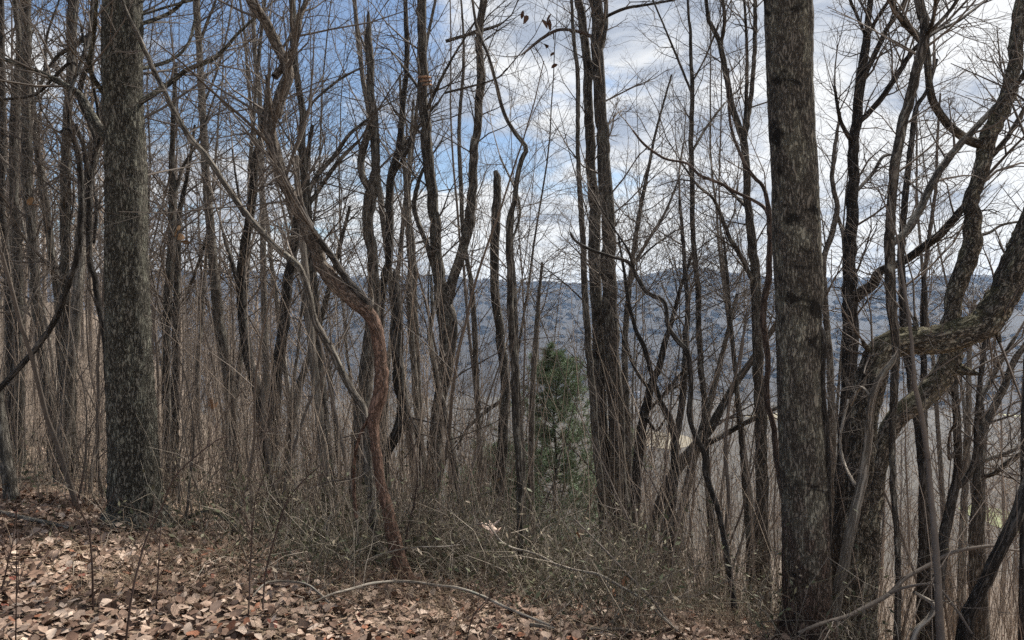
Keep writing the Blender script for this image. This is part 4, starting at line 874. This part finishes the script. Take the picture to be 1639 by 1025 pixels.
for z in range(7):
    for i in range(NB[z]):
        px = edges[z] + (edges[z + 1] - edges[z]) * (i + rt.random()) / NB[z]
        near = rt.random() < 0.45; d = rt.uniform(11.5, 18) if near else rt.uniform(18, 46)
        if z == 4 and 845 < px < 935: d = rt.uniform(30, 46)
        if z == 6: d = rt.uniform(13, 20) if near else rt.uniform(20, 46)
        near = d < 18.5
        a, b = PROTO[rt.integers(8)]; x = (px - CX) * d / F
        root = link('bare_tree', None, cat='tree', group=('nearer' if near else 'farther') + ' bare trees ' + ZN[z]); ORD.append((z, 0 if near else 1, px, root))
        root.location = (x, d, g1(x, d)); sc = rt.uniform(0.75, 1.15); root.scale = (sc, sc, sc * rt.uniform(0.9, 1.15)); root.rotation_euler = (rt.normal() * 0.04, rt.normal() * 0.05, rt.uniform(0, 6.28))
        link('trunk', a, parent=root); link('crown', b, parent=root)
SAP = []
for s_ in range(9):
    Ht = [2.2, 3.0, 4.0, 1.6, 5.0, 3.4, 2.6, 4.5, 1.9][s_]
    a, b = proto_tree(300 + s_, Ht, 0.006 + Ht * 0.0032, 0.22, 11, 0.26, 1, 0.16, 0.07, 4); a.materials.append(M['sapling']); b.materials.append(M['twig']); SAP.append((a, b))
NS = [16, 16, 14, 14, 12, 16, 16]
for z in range(7):
    for i in range(NS[z]):
        px = edges[z] + (edges[z + 1] - edges[z]) * (i + rt.random()) / NS[z]
        x0 = (px - CX) / F; c0 = 6.2 if z < 1 else 5.6
        d = c0 + 0.4 + (1.5 if z > 5 else 0) + 8.5 * rt.random() ** 1.3; a, b = SAP[rt.integers(9)]; x = x0 * d
        if abs(px - 893) < 75 and d < 12.5: d = 13 + 4 * rt.random(); x = x0 * d
        root = link('bare_sapling', None, cat='sapling', group='thin saplings ' + ZN[z]); ORD.append((z, 2, px, root))
        root.location = (x, d, g1(x, d)); sc = rt.uniform(0.75, 1.2); root.scale = (sc, sc, sc); root.rotation_euler = (rt.normal() * 0.1, rt.normal() * 0.12, rt.uniform(0, 6.28))
        link('stem', a, parent=root); link('twigs', b, parent=root)

for z in range(7):
    for b_ in range(3):
        L_ = sorted([(o[2], i) for i, o in enumerate(ORD) if o[0] == z and o[1] == b_])
        for n_, (_, i) in enumerate(L_): ORD[i][3]['label'] = NTH[n_] + ' from left of the ' + ('slender midslope trees ', 'small far trees ', 'thin saplings ')[b_] + ZN[z]

# woods farther down the slope and in the valley: one mass
def far_proto(seed, Ht, nb, kids, rmin):
    r = np.random.default_rng(seed); t = Tubes(); n = 4
    P = np.stack([np.cumsum(r.normal(size=n) * 0.2), np.cumsum(r.normal(size=n) * 0.2), np.linspace(-0.5, Ht, n)], -1); P[0, :2] = 0
    t.add(P, np.linspace(0.12, 0.03, n), 3)
    for b in range(nb):
        h = Ht * (0.2 + 0.77 * (b + r.random()) / nb); a = r.uniform(0, 6.28); L = Ht * 0.28 * r.uniform(0.6, 1.1) * (1.2 - h / Ht * 0.7)
        o = np.array([np.interp(h, P[:, 2], P[:, 0]), np.interp(h, P[:, 2], P[:, 1]), h]); dr = nrm(np.array([math.cos(a), math.sin(a), 0.9]))
        e = o + dr * L; e[2] += L * 0.12; m_ = (o + e) / 2 + r.normal(size=3) * L * 0.05; t.add(np.array([o, m_, e]), [0.04, 0.028, rmin], 3)
        for k_ in range(kids):
            s_ = o + (e - o) * r.uniform(0.2, 0.95); t.add(np.array([s_, s_ + rotdir(dr, r.uniform(0.4, 0.9), r) * L * r.uniform(0.25, 0.5)]), [0.02, rmin], 3)
    return t.arrays()
FPN = [far_proto(500 + i, h, 18, 5, 0.008) for i, h in enumerate((13, 15, 11, 16, 12, 14))]
FPF = [far_proto(600 + i, h, 14, 1, 0.02) for i, h in enumerate((13, 15, 11, 16, 12, 14))]
def far_woods(name, label, N, d0, d1, p, seed, t0=-0.85, t1=0.85, smax=1.2, fields=False):
    FP = FPF if fields else FPN
    r = np.random.default_rng(seed); d = d0 + (d1 - d0) * r.random(N) ** p; x = d * r.uniform(t0, t1, N)
    if fields:
        kp = np.ones(N, bool)
        for (cx, cyy, a, b) in FIELDS: kp &= ((x - cx) / a) ** 2 + ((d - cyy) / b) ** 2 > 1.0; kp &= ~((np.abs(x - cx * (d / cyy)) < a * 0.8) & (d < cyy) & (d > cyy * 0.80))
        d, x = d[kp], x[kp]; N = len(d)
    z = gz(x, d); V = []; Fa = []; B = []; b0 = 0
    for i in range(N):
        v, f, b = FP[i % 6]; a = r.uniform(0, 6.28); s = r.uniform(0.7, smax); c_, s_ = math.cos(a) * s, math.sin(a) * s
        q = np.stack([v[:, 0] * c_ - v[:, 1] * s_ + x[i], v[:, 0] * s_ + v[:, 1] * c_ + d[i], v[:, 2] * s + z[i]], -1)
        V.append(q.astype(np.float32)); Fa.append(f + b0); B.append(b.astype(np.float32)); b0 += len(v)
    f = np.concatenate(Fa); me = new_mesh(name, np.concatenate(V), f, np.full(len(f), 4), {'bark': np.concatenate(B)})
    link(name, me, M['brush'], kind='stuff', label=label, cat='woods')
far_woods('slope_woods', 'mass of grey brown bare woods on the slope behind the named trees', 290, 40, 230, 1.2, 31)
far_woods('valley_woods', 'mass of bare grey woods on the valley floor around the pastures', 620, 230, 860, 0.8, 32, -0.5, 0.8, 1.1, True)
far_woods('spur_woods', 'mass of bare woods on the leafy spur at the left behind the furrowed trunk', 160, 26, 140, 1.0, 33, -0.85, -0.30)

# ------------------------------------------------------------------ thicket and dry grass
def thicket(name, label, N, xf, hmin, hmax, tints, seed, leafn, ltint, wr=0.0016, lean=0.8, lsize=(0.012, 0.03), parent=None, wig=0.28):
    r = np.random.default_rng(seed); x, y = xf(r, N); N = len(x); z = gz(x, y); m = 6
    a = r.uniform(0, 6.28, N); h = r.uniform(hmin, hmax, N); ln = r.uniform(0.15, lean, N)
    d = np.stack([np.cos(a) * ln, np.sin(a) * ln, np.ones(N)], -1); d = nrm(d); P = np.zeros((N, m, 3)); P[:, 0] = np.stack([x, y, z - 0.03], -1)
    for i in range(1, m):
        d = d + r.normal(size=(N, 3)) * wig; d[:, 2] -= 0.10 * i * r.random(N) * lean; d = nrm(d); P[:, i] = P[:, i - 1] + d * (h / (m - 1))[:, None]
    R = np.linspace(1.3, 0.45, m)[None] * wr * r.uniform(0.7, 1.6, (N, 1))
    T = nrm(np.gradient(P, axis=1)); ref = nrm(r.normal(size=(N, 1, 3))); U = nrm(np.cross(T, ref)); W = np.cross(T, U)
    th = np.arange(3) * 2 * math.pi / 3
    X = P[:, :, None] + R[:, :, None, None] * (np.cos(th)[None, None, :, None] * U[:, :, None] + np.sin(th)[None, None, :, None] * W[:, :, None])
    i0 = (np.arange(N) * m * 3)[:, None, None] + (np.arange(m - 1) * 3)[None, :, None]; j = np.arange(3)[None, None]; j2 = (j + 1) % 3
    f = np.stack([i0 + j, i0 + j2, i0 + 3 + j2, i0 + 3 + j], -1).reshape(-1, 4)
    tt = np.array(tints)[r.integers(len(tints), size=N)] * r.uniform(0.7, 1.25, (N, 1)); C = np.ones((N, m * 3, 4)); C[:, :, :3] = tt[:, None]
    o = link(name, new_mesh(name, X.reshape(-1, 3), f, np.full(len(f), 4), {'tint': C.reshape(-1, 4)}), M['bramble'], parent, label=label, cat=None if parent else 'undergrowth', kind='stuff')
    if leafn:
        K = N * leafn; i = np.repeat(np.arange(N), leafn); u = r.uniform(1.0, m - 1.01, K); q = u.astype(int); fr = (u - q)[:, None]
        c = P[i, q] * (1 - fr) + P[i, q + 1] * fr; e1 = nrm(r.normal(size=(K, 3))); e2 = nrm(np.cross(e1, r.normal(size=(K, 3)))); s = r.uniform(*lsize, (K, 1))
        V = np.stack([c, c + e1 * s + e2 * s * 0.38, c + e1 * s * 2, c + e1 * s - e2 * s * 0.38], 1).reshape(-1, 3); fl_ = np.arange(K * 4).reshape(-1, 4)
        tt = np.array(ltint)[r.integers(len(ltint), size=K)] * r.uniform(0.6, 1.3, (K, 1)); C = np.ones((K, 4, 4)); C[:, :, :3] = tt[:, None]
        link('foliage', new_mesh('foliage', V, fl_, np.full(K, 4), {'tint': C.reshape(-1, 4)}, False), M['green'], o, kind='stuff')
    return o
def xf_thick(r, N):
    d = 4.2 + 5.5 * r.random(N) ** 1.35; px = np.where(r.random(N) < 0.75, r.normal(760, 210, N), r.uniform(-40, 1400, N)); x = (px - CX) * d / F
    cr = np.where(x < 0, 4.7 - 0.34 * np.maximum(x, -5), 4.7 - 0.32 * np.minimum(x, 4)); kp = (d > cr + 0.05 - 0.9 * r.random(N) ** 2.5) & ~((px > 575) & (px < 690) & (d < 5.3) & (r.random(N) < 0.85)); kp &= fbm(np.stack([x * 1.6, d * 1.6, d * 0], -1), 2) > 0.34 + 0.28 * r.random(N)
    return x[kp], d[kp]
def xf_brush(r, N):
    d = 4.4 + 23.0 * r.random(N) ** 1.5; x = d * r.uniform(-0.80, 0.80, N)
    kp = d > 5.3 - 0.34 * np.clip(x, -5, 0) - 0.32 * np.clip(x, 0, 4); kp &= fbm(np.stack([x * 0.7, d * 0.7, d * 0 + 5], -1), 2) > 0.2 + 0.3 * r.random(N)
    kp &= ~((x / d > 0.30) & (d < 7.6) & (r.random(N) < 0.93)); kp &= ~((x / d > 0.05) & (d < 5.6) & (r.random(N) < 0.6))
    kp &= ~((np.abs(x / d - 0.062) < 0.08) & (r.random(N) < 0.85) & (d < 15))
    return x[kp], d[kp]
BT = [(0.15, 0.13, 0.102), (0.21, 0.182, 0.148), (0.09, 0.076, 0.062), (0.115, 0.112, 0.075), (0.28, 0.245, 0.205)]
GT = [(0.09, 0.098, 0.055), (0.125, 0.118, 0.075), (0.17, 0.142, 0.10), (0.07, 0.078, 0.045), (0.2, 0.165, 0.125)]
thicket('bramble_thicket', 'tangled olive brown bramble thicket along the edge of the bank', 11500, xf_thick, 0.25, 1.15, BT, 41, 3, GT, 0.0018, wig=0.32)
thicket('brush', 'dense thin grey brown brush stems filling the slope behind the bank', 11500, xf_brush, 0.6, 3.0, [(0.26, 0.215, 0.175), (0.19, 0.155, 0.127), (0.33, 0.275, 0.225), (0.12, 0.097, 0.08), (0.24, 0.192, 0.157)], 44, 0, GT, 0.0025, 0.17, wig=0.10)
def xf_grass(r, N):
    cpx = r.uniform(60, 1500, 60); cpy = np.interp(cpx, [0, 300, 700, 1500], [880, 900, 950, 985]) + r.uniform(-25, 95, 60)
    i = r.integers(60, size=N); dd = np.array([hit(a, min(b, 1020)) for a, b in zip(cpx, cpy)])
    return (cpx[i] - CX) * dd[i] / F + r.normal(size=N) * 0.12, dd[i] + r.normal(size=N) * 0.12
thicket('dry_grass', 'thin dry tan grass blades and twigs poking through the leaf litter', 3600, xf_grass, 0.10, 0.38, [(0.28, 0.22, 0.155), (0.20, 0.15, 0.11), (0.13, 0.09, 0.065)], 42, 0, GT, 0.0012, 1.2)
def xf_twig(r, N):
    d = 2.6 + 5.0 * r.random(N); return d * r.uniform(-0.75, 0.75, N), d
thicket('twig_litter', 'small bare twigs scattered over the fallen leaves', 1500, xf_twig, 0.15, 0.5, [(0.16, 0.125, 0.10), (0.08, 0.06, 0.05), (0.28, 0.24, 0.2)], 43, 0, GT, 0.0022, 6.0)

# ------------------------------------------------------------------ far houses in the valley
def house(label, px, py, w, dpt, h, c_wall, c_roof, yaw):
    d = far_hit(px, py); x = (px - CX) * d / F; root = link('farm_house', None, label=label, cat='house'); root.location = (x, d, g1(x, d) + 0.2); root.rotation_euler = (0, 0, yaw)
    def mat(n, c): kk = NT(n); kk.col(kk.mix(kk.noise(kk.vec('object'), 0.8), tuple(q * 0.9 for q in c), c)); return kk.m
    def box(nm, x0, x1, y0, y1, z0, z1, m, par):
        v = [(a, b, c_) for c_ in (z0, z1) for b in (y0, y1) for a in (x0, x1)]; f = [(0, 2, 3, 1), (4, 5, 7, 6), (0, 1, 5, 4), (2, 6, 7, 3), (0, 4, 6, 2), (1, 3, 7, 5)]
        return link(nm, new_mesh(nm, v, np.array(f), np.full(6, 4), smooth=False), m, par)
    mw, mr, mg = mat('house_paint', c_wall), mat('house_roof', c_roof), mat('house_glass', (0.05, 0.06, 0.07))
    wall = box('wall', -w / 2, w / 2, -dpt / 2, dpt / 2, -1, h, mw, root)
    e = 0.5; v = [(-w/2-e, -dpt/2-e, h), (w/2+e, -dpt/2-e, h), (w/2+e, dpt/2+e, h), (-w/2-e, dpt/2+e, h), (-w/2-e, 0, h+dpt*0.35), (w/2+e, 0, h+dpt*0.35)]
    link('roof', new_mesh('roof', v, np.concatenate([(0,1,5,4), (2,3,4,5), (0,4,3), (1,2,5), (3,2,1,0)]), [4,4,3,3,4], smooth=False), mr, root)
    for q in range(3): box('window', -w/2 + w*(0.14+0.29*q), -w/2 + w*(0.26+0.29*q), -dpt/2-0.05, -dpt/2+0.1, h*0.4, h*0.75, mg, root)
    box('door', w*0.02-0.5, w*0.02+0.5, -dpt/2-0.06, -dpt/2+0.1, 0, h*0.33, mr, root)
house('small white farmhouse beside the valley pasture, seen past the forked tree', 1582, 648, 11, 7, 4.2, (0.8, 0.8, 0.78), (0.45, 0.46, 0.48), 0.2)
house('tiny pale house in the valley glimpsed right of the double trunk', 1021, 637, 8, 6, 5, (0.72, 0.76, 0.8), (0.3, 0.3, 0.32), -0.3)

# ------------------------------------------------------------------ air
k = bpy.data.materials.new('haze_air'); k.use_nodes = True; nt = k.node_tree; nt.nodes.clear()
o_ = nt.nodes.new('ShaderNodeOutputMaterial'); pv = nt.nodes.new('ShaderNodeVolumePrincipled'); nt.links.new(pv.outputs[0], o_.inputs['Volume'])
pv.inputs['Color'].default_value = (0.46, 0.66, 1.0, 1); pv.inputs['Density'].default_value = 0.000105; pv.inputs['Anisotropy'].default_value = 0.2
Bx, z0, z1 = 2950.0, -135.0, 96.0
v = [(a, b, c_) for c_ in (z0, z1) for b in (-Bx, Bx) for a in (-Bx, Bx)]; f = [(0, 2, 3, 1), (4, 5, 7, 6), (0, 1, 5, 4), (2, 6, 7, 3), (0, 4, 6, 2), (1, 3, 7, 5)]
link('haze', new_mesh('haze', v, np.array(f), np.full(6, 4), smooth=False), k, kind='stuff')
if __import__('os').environ.get('GAPS'):
    for w_ in WARN: print('GAP', w_)
